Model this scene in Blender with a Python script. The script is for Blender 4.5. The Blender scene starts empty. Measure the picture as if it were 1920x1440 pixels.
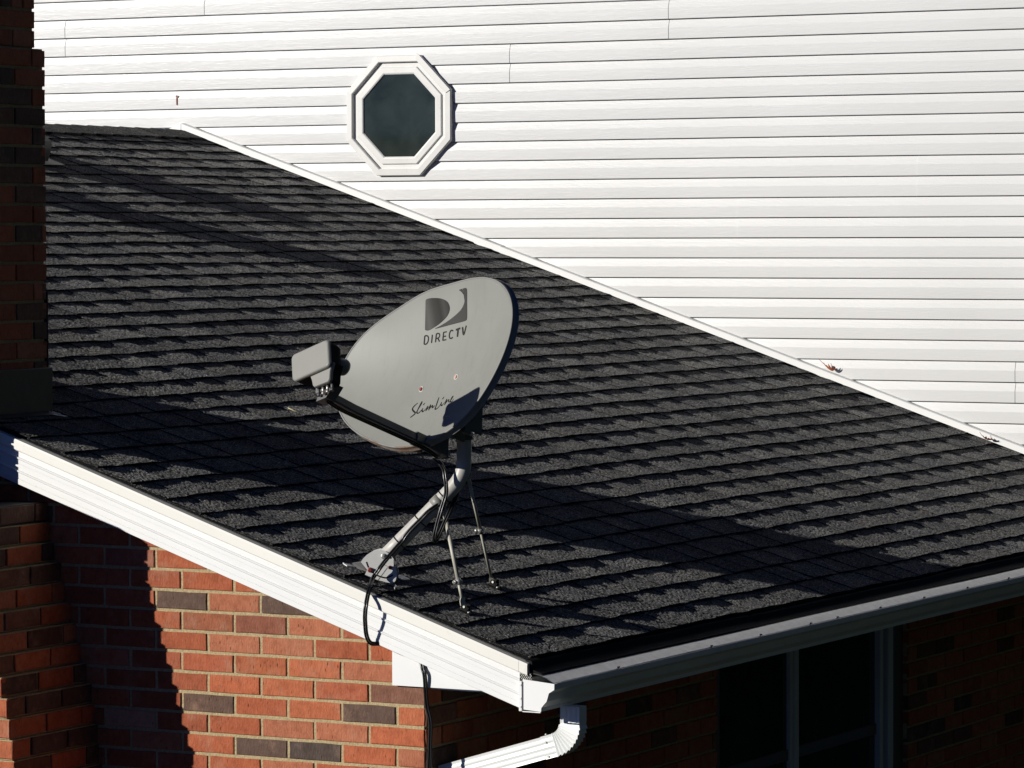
import bpy, bmesh, math, random
from mathutils import Vector, Matrix, noise, Euler

# ---------------------------------------------------------------- scene, camera, light
scene = bpy.context.scene
cam_data = bpy.data.cameras.new("camera")
cam = bpy.data.objects.new("camera", cam_data)
scene.collection.objects.link(cam)
scene.camera = cam
cam_data.sensor_width = 36.0
cam_data.lens = 7149.18 / 1920 * 36.0
cam_data.clip_start = 0.1
cam_data.clip_end = 3000.0
cam.location = (-10.44360, -5.53953, 1.33444)
cam.rotation_euler = (1.53067385, 0.00317250, -1.07903305)

SUN_ELEV = math.radians(17.0)
SUN_TRAVEL = Vector((0.766 * math.cos(SUN_ELEV), -0.643 * math.cos(SUN_ELEV), -math.sin(SUN_ELEV)))
sun_data = bpy.data.lights.new("sun", 'SUN')
sun_data.energy = 5.0
sun_data.angle = math.radians(0.53)
sun_data.color = (1.0, 0.965, 0.90)
sun = bpy.data.objects.new("sun", sun_data)
scene.collection.objects.link(sun)
sun.rotation_euler = SUN_TRAVEL.to_track_quat('-Z', 'Y').to_euler()

world = bpy.data.worlds.new("World")
scene.world = world
world.use_nodes = True
wn = world.node_tree
bg = wn.nodes["Background"]
sky = wn.nodes.new("ShaderNodeTexSky")
sky.sky_type = 'NISHITA'
sky.sun_disc = False
sky.sun_elevation = SUN_ELEV
to_sun = -SUN_TRAVEL
sky.sun_rotation = math.atan2(to_sun.x, to_sun.y)
sky.air_density = 0.45
sky.dust_density = 0.0
sky.ozone_density = 3.0
sky.altitude = 3000.0
# white balance of the picture: the sun is neutral, so the clear sky is a deep blue
wbal = wn.nodes.new("ShaderNodeMix"); wbal.data_type = 'RGBA'; wbal.blend_type = 'MULTIPLY'
wbal.inputs["Factor"].default_value = 1.0
wbal.inputs["B"].default_value = (0.42, 0.66, 1.15, 1.0)
wn.links.new(sky.outputs["Color"], wbal.inputs["A"])
wn.links.new(wbal.outputs["Result"], bg.inputs["Color"])
bg.inputs["Strength"].default_value = 0.05

scene.view_settings.view_transform = 'Standard'
scene.view_settings.look = 'None'
scene.view_settings.exposure = 0.02
scene.view_settings.gamma = 1.0
scene.render.engine = 'CYCLES'

random.seed(7)
TH = 0.326993595
CT, ST, TT = math.cos(TH), math.sin(TH), math.tan(TH)
L = 6.4919          # plane of the siding
RIDGE_Y = 5.485
RIDGE_S = RIDGE_Y / CT
GROUND = -2.75
GW = 0.04           # gable brick plane (x)
SW = 0.394          # eave side brick plane (y)

# ---------------------------------------------------------------- helpers
def make_obj(name, me, parent=None, label=None, cat=None, group=None, kind=None):
    o = bpy.data.objects.new(name, me)
    scene.collection.objects.link(o)
    if parent is not None:
        o.parent = parent
    if label: o["label"] = label
    if cat: o["category"] = cat
    if group: o["group"] = group
    if kind: o["kind"] = kind
    return o

def thing(name, label, cat, loc=(0, 0, 0), group=None):
    o = make_obj(name, None, None, label, cat, group)
    o.location = loc
    o.empty_display_size = 0.2
    return o

class MB:
    """collects faces for one mesh"""
    def __init__(self):
        self.v, self.f, self.m, self.c, self.s = [], [], [], [], []
        self.cur, self.col, self.sm = 0, (1, 1, 1, 1), False
    def vert(self, p):
        self.v.append(tuple(p)); return len(self.v) - 1
    def face(self, idx):
        self.f.append(tuple(idx)); self.m.append(self.cur); self.c.append(self.col); self.s.append(self.sm)
    def poly(self, pts):
        self.face([self.vert(p) for p in pts])
    def box(self, a, b, frame=None, bev=0.0):
        x0, y0, z0 = a; x1, y1, z1 = b
        if bev <= 0:
            P = [(x0,y0,z0),(x1,y0,z0),(x1,y1,z0),(x0,y1,z0),(x0,y0,z1),(x1,y0,z1),(x1,y1,z1),(x0,y1,z1)]
            F = [(3,2,1,0),(4,5,6,7),(0,1,5,4),(1,2,6,5),(2,3,7,6),(3,0,4,7)]
        else:
            P, F = [], []
            idx = {}
            c = (x0, y0, z0, x1, y1, z1)
            for sx in (0, 1):
                for sy in (0, 1):
                    for sz in (0, 1):
                        base = [c[0 + 3*sx], c[1 + 3*sy], c[2 + 3*sz]]
                        d = [bev if sx == 0 else -bev, bev if sy == 0 else -bev, bev if sz == 0 else -bev]
                        for ax in range(3):
                            q = [base[i] + (0 if i == ax else d[i]) for i in range(3)]
                            idx[(sx, sy, sz, ax)] = len(P); P.append(tuple(q))
            for ax in range(3):
                o1, o2 = (ax + 1) % 3, (ax + 2) % 3
                for s in (0, 1):
                    quad = []
                    for a1, a2 in ((0,0),(1,0),(1,1),(0,1)):
                        k = [0,0,0]; k[ax] = s; k[o1] = a1; k[o2] = a2
                        quad.append(idx[(k[0],k[1],k[2],ax)])
                    F.append(tuple(quad if s else quad[::-1]))
                # edges along ax
                for a1 in (0, 1):
                    for a2 in (0, 1):
                        k0 = [0,0,0]; k1 = [0,0,0]
                        k0[o1] = k1[o1] = a1; k0[o2] = k1[o2] = a2; k1[ax] = 1
                        q = (idx[(*k0, o1)], idx[(*k1, o1)], idx[(*k1, o2)], idx[(*k0, o2)])
                        F.append(q if (a1 == a2) else q[::-1])
            for sx in (0, 1):
                for sy in (0, 1):
                    for sz in (0, 1):
                        t = (idx[(sx,sy,sz,0)], idx[(sx,sy,sz,1)], idx[(sx,sy,sz,2)])
                        F.append(t if (sx+sy+sz) % 2 == 1 else t[::-1])
        n = len(self.v)
        for p in P:
            q = Vector(p)
            if frame is not None: q = frame @ q
            self.v.append(tuple(q))
        for f in F: self.face([n + i for i in f])
    def tube(self, pts, r, n=12, cap=True, up=None):
        pts = [Vector(p) for p in pts]
        rs = r if isinstance(r, (list, tuple)) else [r] * len(pts)
        rings = []
        t0 = (pts[1] - pts[0]).normalized()
        ref = Vector((0, 0, 1)) if abs(t0.z) < 0.9 else Vector((1, 0, 0))
        nrm = (ref - t0 * ref.dot(t0)).normalized()
        for i, p in enumerate(pts):
            a = pts[max(0, i - 1)]; b = pts[min(len(pts) - 1, i + 1)]
            t = (b - a)
            t = t.normalized() if t.length > 1e-9 else t0
            nrm = (nrm - t * nrm.dot(t)).normalized()
            bi = t.cross(nrm)
            rings.append([self.vert(p + (nrm * math.cos(2*math.pi*k/n) + bi * math.sin(2*math.pi*k/n)) * rs[i]) for k in range(n)])
        s = self.sm
        self.sm = True
        for A, B in zip(rings, rings[1:]):
            for k in range(n):
                self.face((A[k], A[(k+1) % n], B[(k+1) % n], B[k]))
        self.sm = s
        if cap:
            self.face(rings[0][::-1]); self.face(rings[-1])
        return rings
    def loft(self, rings, close=True, caps=True):
        """rings: list of lists of points"""
        R = [[self.vert(p) for p in ring] for ring in rings]
        n = len(R[0])
        for A, B in zip(R, R[1:]):
            for k in range(n if close else n - 1):
                self.face((A[k], A[(k+1) % n], B[(k+1) % n], B[k]))
        if caps and close:
            self.face(R[0][::-1]); self.face(R[-1])
    def prism(self, outline, h0, h1, frame):
        """outline in (a,b), extruded along third axis, frame maps (a,b,h)"""
        self.loft([[frame @ Vector((a, b, h)) for a, b in outline] for h in (h0, h1)])
    def build(self, name, mats, parent=None, **kw):
        me = bpy.data.meshes.new(name)
        me.from_pydata(self.v, [], self.f)
        for mt in (mats if isinstance(mats, (list, tuple)) else [mats]): me.materials.append(mt)
        me.polygons.foreach_set("material_index", self.m)
        me.polygons.foreach_set("use_smooth", self.s)
        ca = me.color_attributes.new("tone", 'FLOAT_COLOR', 'CORNER')
        data = []
        for p in me.polygons:
            data.extend(list(self.c[p.index]) * p.loop_total)
        ca.data.foreach_set("color", data)
        me.update()
        o = make_obj(name, me, parent, **kw)
        if parent is not None:
            o.matrix_parent_inverse = Matrix.Translation(-Vector(parent.location))
        return o

def spline(pts, per=6):
    """Catmull-Rom through points"""
    P = [Vector(p) for p in pts]
    P = [P[0] * 2 - P[1]] + P + [P[-1] * 2 - P[-2]]
    out = []
    for i in range(1, len(P) - 2):
        a, b, c, d = P[i-1], P[i], P[i+1], P[i+2]
        for k in range(per):
            t = k / per
            out.append(0.5 * ((2*b) + (c - a)*t + (2*a - 5*b + 4*c - d)*t*t + (3*b - a - 3*c + d)*t*t*t))
    out.append(P[-2])
    return out

def rp(x, s, h=0.0):
    """point on the lower roof: x along the eave, s up the slope, h above the plane"""
    return Vector((x, s*CT - h*ST, s*ST + h*CT))

# ---------------------------------------------------------------- materials
def newmat(name):
    m = bpy.data.materials.new(name); m.use_nodes = True
    nt = m.node_tree
    return m, nt, nt.nodes["Principled BSDF"]

def N(nt, kind, **kw):
    n = nt.nodes.new(kind)
    for k, v in kw.items():
        if k in n.inputs: n.inputs[k].default_value = v
        else: setattr(n, k, v)
    return n

def coords(nt, scale=(1, 1, 1)):
    tc = N(nt, "ShaderNodeTexCoord"); mp = N(nt, "ShaderNodeMapping")
    mp.inputs["Scale"].default_value = scale
    nt.links.new(tc.outputs["Object"], mp.inputs["Vector"])
    return mp.outputs["Vector"]

def ramp(nt, fac, stops):
    r = N(nt, "ShaderNodeValToRGB")
    e = r.color_ramp.elements
    while len(e) < len(stops): e.new(0.5)
    for el, (p, c) in zip(e, stops):
        el.position = p
        el.color = c if len(c) == 4 else (*c, 1)
    nt.links.new(fac, r.inputs["Fac"])
    return r.outputs["Color"]

def mix(nt, a, b, fac, mode='MIX'):
    n = nt.nodes.new("ShaderNodeMix"); n.data_type = 'RGBA'; n.blend_type = mode
    def put(sock, v):
        if hasattr(v, "is_output"): nt.links.new(v, sock)
        else: sock.default_value = v if not isinstance(v, tuple) else (v if len(v) == 4 else (*v, 1))
    fsock = n.inputs["Factor"]
    if hasattr(fac, "is_output"): nt.links.new(fac, fsock)
    else: fsock.default_value = fac
    put(n.inputs["A"], a); put(n.inputs["B"], b)
    return n.outputs["Result"]

def bump(nt, bsdf, h, strength, dist):
    b = N(nt, "ShaderNodeBump"); b.inputs["Strength"].default_value = strength; b.inputs["Distance"].default_value = dist
    nt.links.new(h, b.inputs["Height"]); nt.links.new(b.outputs["Normal"], bsdf.inputs["Normal"])
    return b

def simple(name, col, rough=0.5, metal=0.0, var=0.08, vscale=9.0, spec=0.5, bumps=None, dirt=None):
    m, nt, b = newmat(name)
    v = coords(nt)
    nz = N(nt, "ShaderNodeTexNoise", Scale=vscale, Detail=6.0, Roughness=0.6)
    nt.links.new(v, nz.inputs["Vector"])
    c = ramp(nt, nz.outputs["Fac"], [(0.3, tuple(x*(1-var) for x in col)), (0.7, tuple(min(1, x*(1+var)) for x in col))])
    if dirt:
        dcol, dsc, lo, hi, amt = dirt
        dn = N(nt, "ShaderNodeTexNoise", Scale=dsc, Detail=8.0, Roughness=0.7)
        nt.links.new(v, dn.inputs["Vector"])
        f = ramp(nt, dn.outputs["Fac"], [(lo, (0, 0, 0)), (hi, (amt, amt, amt))])
        c = mix(nt, c, dcol, f)
    nt.links.new(c, b.inputs["Base Color"])
    b.inputs["Roughness"].default_value = rough
    b.inputs["Metallic"].default_value = metal
    b.inputs["Specular IOR Level"].default_value = spec
    if bumps:
        bs, st_, ds = bumps
        bn = N(nt, "ShaderNodeTexNoise", Scale=bs, Detail=4.0)
        nt.links.new(v, bn.inputs["Vector"])
        bump(nt, b, bn.outputs["Fac"], st_, ds)
    return m

def mat_shingle():
    m, nt, b = newmat("asphalt_shingle")
    v = coords(nt)
    at = N(nt, "ShaderNodeVertexColor"); at.layer_name = "tone"
    big = N(nt, "ShaderNodeTexNoise", Scale=5.0, Detail=5.0); nt.links.new(v, big.inputs["Vector"])
    gr = N(nt, "ShaderNodeTexVoronoi", Scale=270.0); nt.links.new(v, gr.inputs["Vector"])
    sep = N(nt, "ShaderNodeSeparateColor"); nt.links.new(gr.outputs["Color"], sep.inputs["Color"])
    gcol = ramp(nt, sep.outputs["Red"], [(0.0, (0.016, 0.017, 0.020)), (0.5, (0.050, 0.050, 0.052)), (0.80, (0.085, 0.085, 0.082)), (0.94, (0.20, 0.195, 0.18)), (1.0, (0.34, 0.33, 0.31))])
    bcol = ramp(nt, big.outputs["Fac"], [(0.3, (0.80, 0.80, 0.83)), (0.7, (1.12, 1.10, 1.05))])
    vst = coords(nt, (7.0, 0.6, 0.6))
    stk = N(nt, "ShaderNodeTexNoise", Scale=1.0, Detail=6.0, Roughness=0.65); nt.links.new(vst, stk.inputs["Vector"])
    scol = ramp(nt, stk.outputs["Fac"], [(0.34, (0.80, 0.80, 0.82)), (0.5, (1, 1, 1)), (0.70, (1.14, 1.13, 1.10))])
    bcol = mix(nt, bcol, scol, 1.0, 'MULTIPLY')
    c = mix(nt, gcol, bcol, 1.0, 'MULTIPLY')
    c = mix(nt, c, at.outputs["Color"], 1.0, 'MULTIPLY')
    nt.links.new(c, b.inputs["Base Color"])
    b.inputs["Roughness"].default_value = 1.0
    b.inputs["Specular IOR Level"].default_value = 0.0
    # mineral granules scatter strongly at grazing light and view
    b.inputs["Sheen Weight"].default_value = 0.185
    b.inputs["Sheen Roughness"].default_value = 0.5
    sh_c = ramp(nt, sep.outputs["Red"], [(0.0, (0.35, 0.35, 0.37)), (0.6, (0.9, 0.9, 0.9)), (0.95, (1, 1, 0.97))])
    nt.links.new(mix(nt, mix(nt, sh_c, at.outputs["Color"], 1.0, 'MULTIPLY'), bcol, 1.0, 'MULTIPLY'), b.inputs["Sheen Tint"])
    n1 = N(nt, "ShaderNodeTexNoise", Scale=300.0, Detail=3.0, Roughness=0.6); nt.links.new(v, n1.inputs["Vector"])
    bump(nt, b, n1.outputs["Fac"], 0.6, 0.0022)
    return m

def mat_brick():
    m, nt, b = newmat("red_brick")
    v = coords(nt)
    at = N(nt, "ShaderNodeVertexColor"); at.layer_name = "tone"
    n1 = N(nt, "ShaderNodeTexNoise", Scale=26.0, Detail=10.0, Roughness=0.78); nt.links.new(v, n1.inputs["Vector"])
    f1 = ramp(nt, n1.outputs["Fac"], [(0.28, (0.62, 0.57, 0.55)), (0.5, (1, 1, 1)), (0.74, (1.25, 1.36, 1.45))])
    c = mix(nt, at.outputs["Color"], f1, 1.0, 'MULTIPLY')
    # vertical pits of wire-cut faces
    v2 = coords(nt, (1, 1, 0.35))
    vo = N(nt, "ShaderNodeTexVoronoi", Scale=70.0); nt.links.new(v2, vo.inputs["Vector"])
    n2 = N(nt, "ShaderNodeTexNoise", Scale=14.0, Detail=3.0); nt.links.new(v, n2.inputs["Vector"])
    pit = ramp(nt, vo.outputs["Distance"], [(0.07, (1, 1, 1)), (0.20, (0, 0, 0))])
    gate = ramp(nt, n2.outputs["Fac"], [(0.42, (0, 0, 0)), (0.60, (0.9, 0.9, 0.9))])
    pf = mix(nt, pit, gate, 1.0, 'MULTIPLY')
    c = mix(nt, c, (0.09, 0.030, 0.018), pf)
    # mortar smears
    n3 = N(nt, "ShaderNodeTexNoise", Scale=9.0, Detail=9.0, Roughness=0.75); nt.links.new(v, n3.inputs["Vector"])
    sm = ramp(nt, n3.outputs["Fac"], [(0.52, (0, 0, 0)), (0.74, (0.55, 0.55, 0.55))])
    c = mix(nt, c, (0.40, 0.245, 0.165), sm)
    nt.links.new(c, b.inputs["Base Color"])
    b.inputs["Roughness"].default_value = 0.85
    b.inputs["Specular IOR Level"].default_value = 0.25
    n4 = N(nt, "ShaderNodeTexNoise", Scale=160.0, Detail=5.0, Roughness=0.7); nt.links.new(v2, n4.inputs["Vector"])
    h = mix(nt, n4.outputs["Fac"], (0, 0, 0), pf)
    bump(nt, b, h, 1.0, 0.0034)
    return m

def mat_mortar():
    m = simple("mortar", (0.40, 0.318, 0.18), 0.95, var=0.25, vscale=120.0, spec=0.2, bumps=(260.0, 0.9, 0.003))
    return m

def mat_siding():
    m, nt, b = newmat("white_vinyl_siding")
    v = coords(nt)
    vg = coords(nt, (1, 0.09, 1.0))
    n1 = N(nt, "ShaderNodeTexNoise", Scale=1.6, Detail=5.0); nt.links.new(v, n1.inputs["Vector"])
    c = ramp(nt, n1.outputs["Fac"], [(0.3, (0.60, 0.60, 0.59)), (0.7, (0.63, 0.63, 0.622))])
    n3 = N(nt, "ShaderNodeTexNoise", Scale=60.0, Detail=8.0, Roughness=0.8); nt.links.new(v, n3.inputs["Vector"])
    d = ramp(nt, n3.outputs["Fac"], [(0.68, (0, 0, 0)), (0.80, (0.12, 0.12, 0.12))])
    c = mix(nt, c, (0.42, 0.40, 0.36), d)
    nt.links.new(c, b.inputs["Base Color"])
    b.inputs["Roughness"].default_value = 0.33
    b.inputs["Specular IOR Level"].default_value = 0.6
    wv = N(nt, "ShaderNodeTexNoise", Scale=95.0, Detail=5.0, Roughness=0.6, Distortion=1.6); nt.links.new(vg, wv.inputs["Vector"])
    bump(nt, b, wv.outputs["Fac"], 0.42, 0.0014)
    return m

def mat_dish():
    m, nt, b = newmat("grey_dish_paint")
    v = coords(nt)
    n1 = N(nt, "ShaderNodeTexNoise", Scale=7.0, Detail=7.0); nt.links.new(v, n1.inputs["Vector"])
    c = ramp(nt, n1.outputs["Fac"], [(0.3, (0.208, 0.212, 0.192)), (0.7, (0.228, 0.232, 0.213))])
    # faint rain streaks
    vs = coords(nt, (9, 9, 0.6))
    n2 = N(nt, "ShaderNodeTexNoise", Scale=5.0, Detail=6.0, Roughness=0.7); nt.links.new(vs, n2.inputs["Vector"])
    f = ramp(nt, n2.outputs["Fac"], [(0.52, (0, 0, 0)), (0.75, (0.30, 0.30, 0.30))])
    c = mix(nt, c, (0.16, 0.157, 0.135), f)
    n3 = N(nt, "ShaderNodeTexNoise", Scale=150.0, Detail=3.0); nt.links.new(v, n3.inputs["Vector"])
    f3 = ramp(nt, n3.outputs["Fac"], [(0.70, (0, 0, 0)), (0.76, (0.35, 0.35, 0.35))])
    c = mix(nt, c, (0.17, 0.15, 0.12), f3)
    nt.links.new(c, b.inputs["Base Color"])
    b.inputs["Roughness"].default_value = 0.5
    b.inputs["Specular IOR Level"].default_value = 0.3
    return m

def mat_rim():
    m, nt, b = newmat("dish_rim")
    v = coords(nt)
    n1 = N(nt, "ShaderNodeTexNoise", Scale=16.0, Detail=7.0, Roughness=0.7); nt.links.new(v, n1.inputs["Vector"])
    geo = N(nt, "ShaderNodeTexCoord"); sp = N(nt, "ShaderNodeSeparateXYZ")
    nt.links.new(geo.outputs["Object"], sp.inputs["Vector"])
    mr = N(nt, "ShaderNodeMapRange"); nt.links.new(sp.outputs["Z"], mr.inputs["Value"])
    mr.inputs["From Min"].default_value = 0.62; mr.inputs["From Max"].default_value = 0.72
    mr.inputs["To Min"].default_value = 0.34; mr.inputs["To Max"].default_value = 0.0
    ad = N(nt, "ShaderNodeMath", operation='ADD'); nt.links.new(n1.outputs["Fac"], ad.inputs[0]); nt.links.new(mr.outputs["Result"], ad.inputs[1])
    f = ramp(nt, ad.outputs[0], [(0.66, (0, 0, 0)), (0.86, (0.8, 0.8, 0.8))])
    c = mix(nt, (0.22, 0.22, 0.205), (0.14, 0.062, 0.025), f)
    nt.links.new(c, b.inputs["Base Color"]); b.inputs["Roughness"].default_value = 0.55
    return m

def mat_logo():
    m, nt, b = newmat("printed_emblem")
    tc = N(nt, "ShaderNodeVertexColor"); tc.layer_name = "tone"
    nt.links.new(tc.outputs["Color"], b.inputs["Base Color"])
    b.inputs["Roughness"].default_value = 0.8
    b.inputs["Specular IOR Level"].default_value = 0.08
    return m

def mat_glass():
    m, nt, b = newmat("window_glass")
    v = coords(nt)
    n1 = N(nt, "ShaderNodeTexNoise", Scale=6.5, Detail=5.0, Distortion=0.5); nt.links.new(v, n1.inputs["Vector"])
    c = ramp(nt, n1.outputs["Fac"], [(0.3, (0.017, 0.024, 0.021)), (0.72, (0.036, 0.046, 0.041))])
    nt.links.new(c, b.inputs["Base Color"])
    n2 = N(nt, "ShaderNodeTexNoise", Scale=7.0, Detail=7.0, Roughness=0.7); nt.links.new(v, n2.inputs["Vector"])
    rr = ramp(nt, n2.outputs["Fac"], [(0.35, (0.07, 0.07, 0.07)), (0.7, (0.13, 0.13, 0.13))])
    nt.links.new(rr, b.inputs["Roughness"])
    b.inputs["IOR"].default_value = 1.33
    return m

M = dict(
    shingle=mat_shingle(), brick=mat_brick(), mortar=mat_mortar(), siding=mat_siding(), dish=mat_dish(), rim=mat_rim(), logo=mat_logo(), glass=mat_glass(),
    trim=simple("white_painted_aluminium", (0.76, 0.76, 0.745), 0.38, var=0.03, vscale=3.0, dirt=((0.45, 0.43, 0.38), 30.0, 0.62, 0.8, 0.25)),
    wtrim=simple("window_trim_vinyl", (0.64, 0.635, 0.61), 0.45, var=0.05, vscale=8.0, dirt=((0.36, 0.32, 0.24), 34.0, 0.58, 0.78, 0.45)),
    cream=simple("cream_drip_edge", (0.75, 0.735, 0.675), 0.4, var=0.03, vscale=4.0, dirt=((0.45, 0.42, 0.34), 26.0, 0.6, 0.8, 0.3)),
    gutter=simple("white_gutter", (0.78, 0.79, 0.77), 0.35, var=0.04, vscale=6.0, dirt=((0.40, 0.39, 0.35), 18.0, 0.55, 0.8, 0.35)),
    black=simple("black_plastic", (0.008, 0.008, 0.008), 0.75, var=0.2, vscale=30.0, spec=0.15),
    edge=simple("cut_asphalt_edge", (0.012, 0.012, 0.013), 0.9, var=0.3, vscale=90.0, spec=0.1),
    cable=simple("black_cable_jacket", (0.010, 0.010, 0.010), 0.30, var=0.2, vscale=60.0),
    flash=simple("black_flashing", (0.010, 0.010, 0.011), 0.6, var=0.25, vscale=14.0, bumps=(20.0, 0.3, 0.004)),
    foot=simple("pale_grey_steel", (0.62, 0.62, 0.595), 0.45, var=0.05, vscale=16.0, dirt=((0.2, 0.15, 0.1), 50.0, 0.62, 0.78, 0.35)),
    steel=simple("grey_painted_steel", (0.45, 0.435, 0.40), 0.42, var=0.06, vscale=14.0, dirt=((0.16, 0.12, 0.08), 40.0, 0.62, 0.78, 0.4)),
    bracket=simple("dark_bracket_paint", (0.10, 0.10, 0.10), 0.45, var=0.1, vscale=20.0),
    arm=simple("feed_arm_paint", (0.13, 0.13, 0.122), 0.42, var=0.08, vscale=20.0),
    lnb=simple("beige_grey_plastic", (0.240, 0.238, 0.216), 0.45, var=0.03, vscale=12.0),
    zinc=simple("zinc_bolt", (0.55, 0.54, 0.50), 0.4, metal=0.7, var=0.1, vscale=200.0),
    red=simple("red_bolt_cap", (0.17, 0.022, 0.014), 0.45, var=0.15, vscale=90.0),
    pale=simple("pale_sealed_bolt", (0.55, 0.34, 0.28), 0.35, var=0.1, vscale=90.0),
    brace=simple("galvanised_brace", (0.43, 0.415, 0.34), 0.45, var=0.08, vscale=40.0, dirt=((0.2, 0.16, 0.1), 60.0, 0.6, 0.75, 0.4)),
    guard=simple("gutter_guard_mesh", (0.74, 0.74, 0.75), 0.30, metal=0.7, var=0.12, vscale=30.0),
    leaf=simple("dry_oak_leaf", (0.30, 0.085, 0.03), 0.7, var=0.35, vscale=60.0),
    straw=simple("pale_straw", (0.62, 0.55, 0.30), 0.6, var=0.1, vscale=50.0),
    paper=simple("pale_scrap", (0.62, 0.60, 0.56), 0.6, var=0.1, vscale=50.0, bumps=(60.0, 0.5, 0.004)),
    sashdark=simple("dark_sash", (0.05, 0.055, 0.052), 0.5, var=0.05, vscale=10.0),
    frame=simple("window_frame_paint", (0.52, 0.55, 0.53), 0.4, var=0.05, vscale=10.0),
    stone=simple("dark_slate", (0.022, 0.022, 0.022), 0.6, var=0.2, vscale=14.0),
    clay=simple("clay_flue", (0.35, 0.15, 0.08), 0.8, var=0.15, vscale=14.0),
    grass=simple("dormant_lawn", (0.030, 0.031, 0.018), 0.95, var=0.4, vscale=3.0, spec=0.1, bumps=(60.0, 0.8, 0.03)),
    conifer=simple("dark_conifer_foliage", (0.034, 0.048, 0.026), 0.9, var=0.5, vscale=6.0, spec=0.1, bumps=(30.0, 1.0, 0.1)),
    roofdark=simple("plain_dark_roofing", (0.06, 0.06, 0.062), 0.95, var=0.25, vscale=40.0, spec=0.2, bumps=(120.0, 0.8, 0.006)),
)

# ---------------------------------------------------------------- ground
g = MB()
g.poly([(-400, -400, GROUND), (400, -400, GROUND), (400, 400, GROUND), (-400, 400, GROUND)])
g.build("ground", M["grass"], kind="structure")

# evergreens added out of view on the shaded side to block sky light
tw = MB()
rt_ = random.Random(2)
for i in range(46):
    cx, cy = rt_.uniform(-8, 24), rt_.uniform(-12, -7.6)
    hgt, wid = rt_.uniform(11.5, 16.0), rt_.uniform(1.3, 2.1)
    prev_ = None
    for k in range(9):
        f = k/8; r_ = wid*(1 - f)**0.75 + 0.03
        ring_ = []
        for q in range(12):
            an = 2*math.pi*q/12 + k*0.2
            rr0 = r_*(1 + 0.35*noise.noise(Vector((cx + math.cos(an)*2, cy + math.sin(an)*2, f*9))))
            ring_.append(tw.vert((cx + rr0*math.cos(an), cy + rr0*math.sin(an), GROUND + hgt*f + (0.25 if q % 2 else 0)*(1 - f))))
        if prev_:
            for q in range(12): tw.face((prev_[q], prev_[(q+1) % 12], ring_[(q+1) % 12], ring_[q]))
        prev_ = ring_
o = tw.build("sky_blocking_trees", M["conifer"], kind="stuff")
o["label"] = "added row of evergreen trees out of view, blocking sky light on the shaded side of the brick house"; o["category"] = "trees"

# ================================================================ BRICK HOUSE
house = thing("brick_house", "red brick house with a dark shingled roof, white rake board and gutter", "house", (3.2, 5.4, GROUND))

BR_RED = [(0.395, 0.108, 0.047), (0.365, 0.098, 0.043), (0.42, 0.124, 0.055), (0.345, 0.094, 0.044), (0.405, 0.140, 0.072)]
BR_DARK = [(0.125, 0.068, 0.047), (0.100, 0.062, 0.048), (0.18, 0.085, 0.056)]
BR_PALE = [(0.50, 0.26, 0.17)]
CH, BL, JT = 0.0667, 0.2032, 0.0105      # course height, brick module, joint

def brick_colour(rnd, dark=0.12):
    k = rnd.random()
    base = rnd.choice(BR_DARK) if k < dark else (rnd.choice(BR_PALE) if k > 0.985 else rnd.choice(BR_RED))
    f = rnd.uniform(0.88, 1.1)
    return (base[0]*f, base[1]*f, base[2]*f, 1)

def brick(mb, P, a0, a1, b0, b1, proud, rnd, depth=0.02, ch=0.0022):
    """one brick face; P(a, b, h) -> point; h outward"""
    j = lambda: rnd.uniform(-0.0011, 0.0011)
    prj = proud + rnd.uniform(-0.0016, 0.0016)
    na = 3
    pts = []
    # outer ring (at joint depth), mid ring, inner ring with ragged edge
    def ring(inset, h, jit):
        r = []
        for k in range(na): r.append((a0 + inset + (a1 - a0 - 2*inset)*k/na, b0 + inset, h))
        r.append((a1 - inset, b0 + inset, h))
        r.append((a1 - inset, (b0+b1)/2, h))
        for k in range(na): r.append((a1 - inset - (a1 - a0 - 2*inset)*k/na, b1 - inset, h))
        r.append((a0 + inset, b1 - inset, h))
        r.append((a0 + inset, (b0+b1)/2, h))
        return [(x + (j() if jit else 0), y + (j() if jit else 0), z) for x, y, z in r]
    r0 = [(x, y, -depth) for x, y, z in ring(0, 0, True)]
    r1 = [(x, y, prj - ch) for x, y, z in r0]
    r2 = ring(ch, prj, True)
    R = [[mb.vert(P(*p)) for p in r] for r in (r0, r1, r2)]
    n = len(r0)
    for A, B in zip(R, R[1:]):
        for k in range(n):
            mb.face((A[k], A[(k+1) % n], B[(k+1) % n], B[k]))
    mb.face(R[2])

def brick_field(mb, P, a_lo, a_hi, rows, rnd, corner='lo', half0=False, dark=0.12, force=None, proud=0.0045, limit=None):
    """rows: list of (index, z0, z1, a_lo, a_hi)"""
    for (j, z0, z1, lo, hi) in rows:
        half = (j % 2 == 1) != half0
        a = lo; i = 0
        w = BL/2 if half else BL
        while a < hi - 0.02:
            e = min(a + w, hi)
            if e > hi - 0.03: e = hi
            x0 = a if i == 0 else a + JT/2
            x1 = e if e >= hi else e - JT/2
            mb.col = brick_colour(rnd, dark)
            if force and (j, i) in force: mb.col = (*force[(j, i)], 1)
            if limit is None or limit(x0, x1, z0, z1):
                brick(mb, P, x0, x1, z0 + JT/2, z1 - JT/2, proud, rnd)
            a = e; w = BL; i += 1

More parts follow.
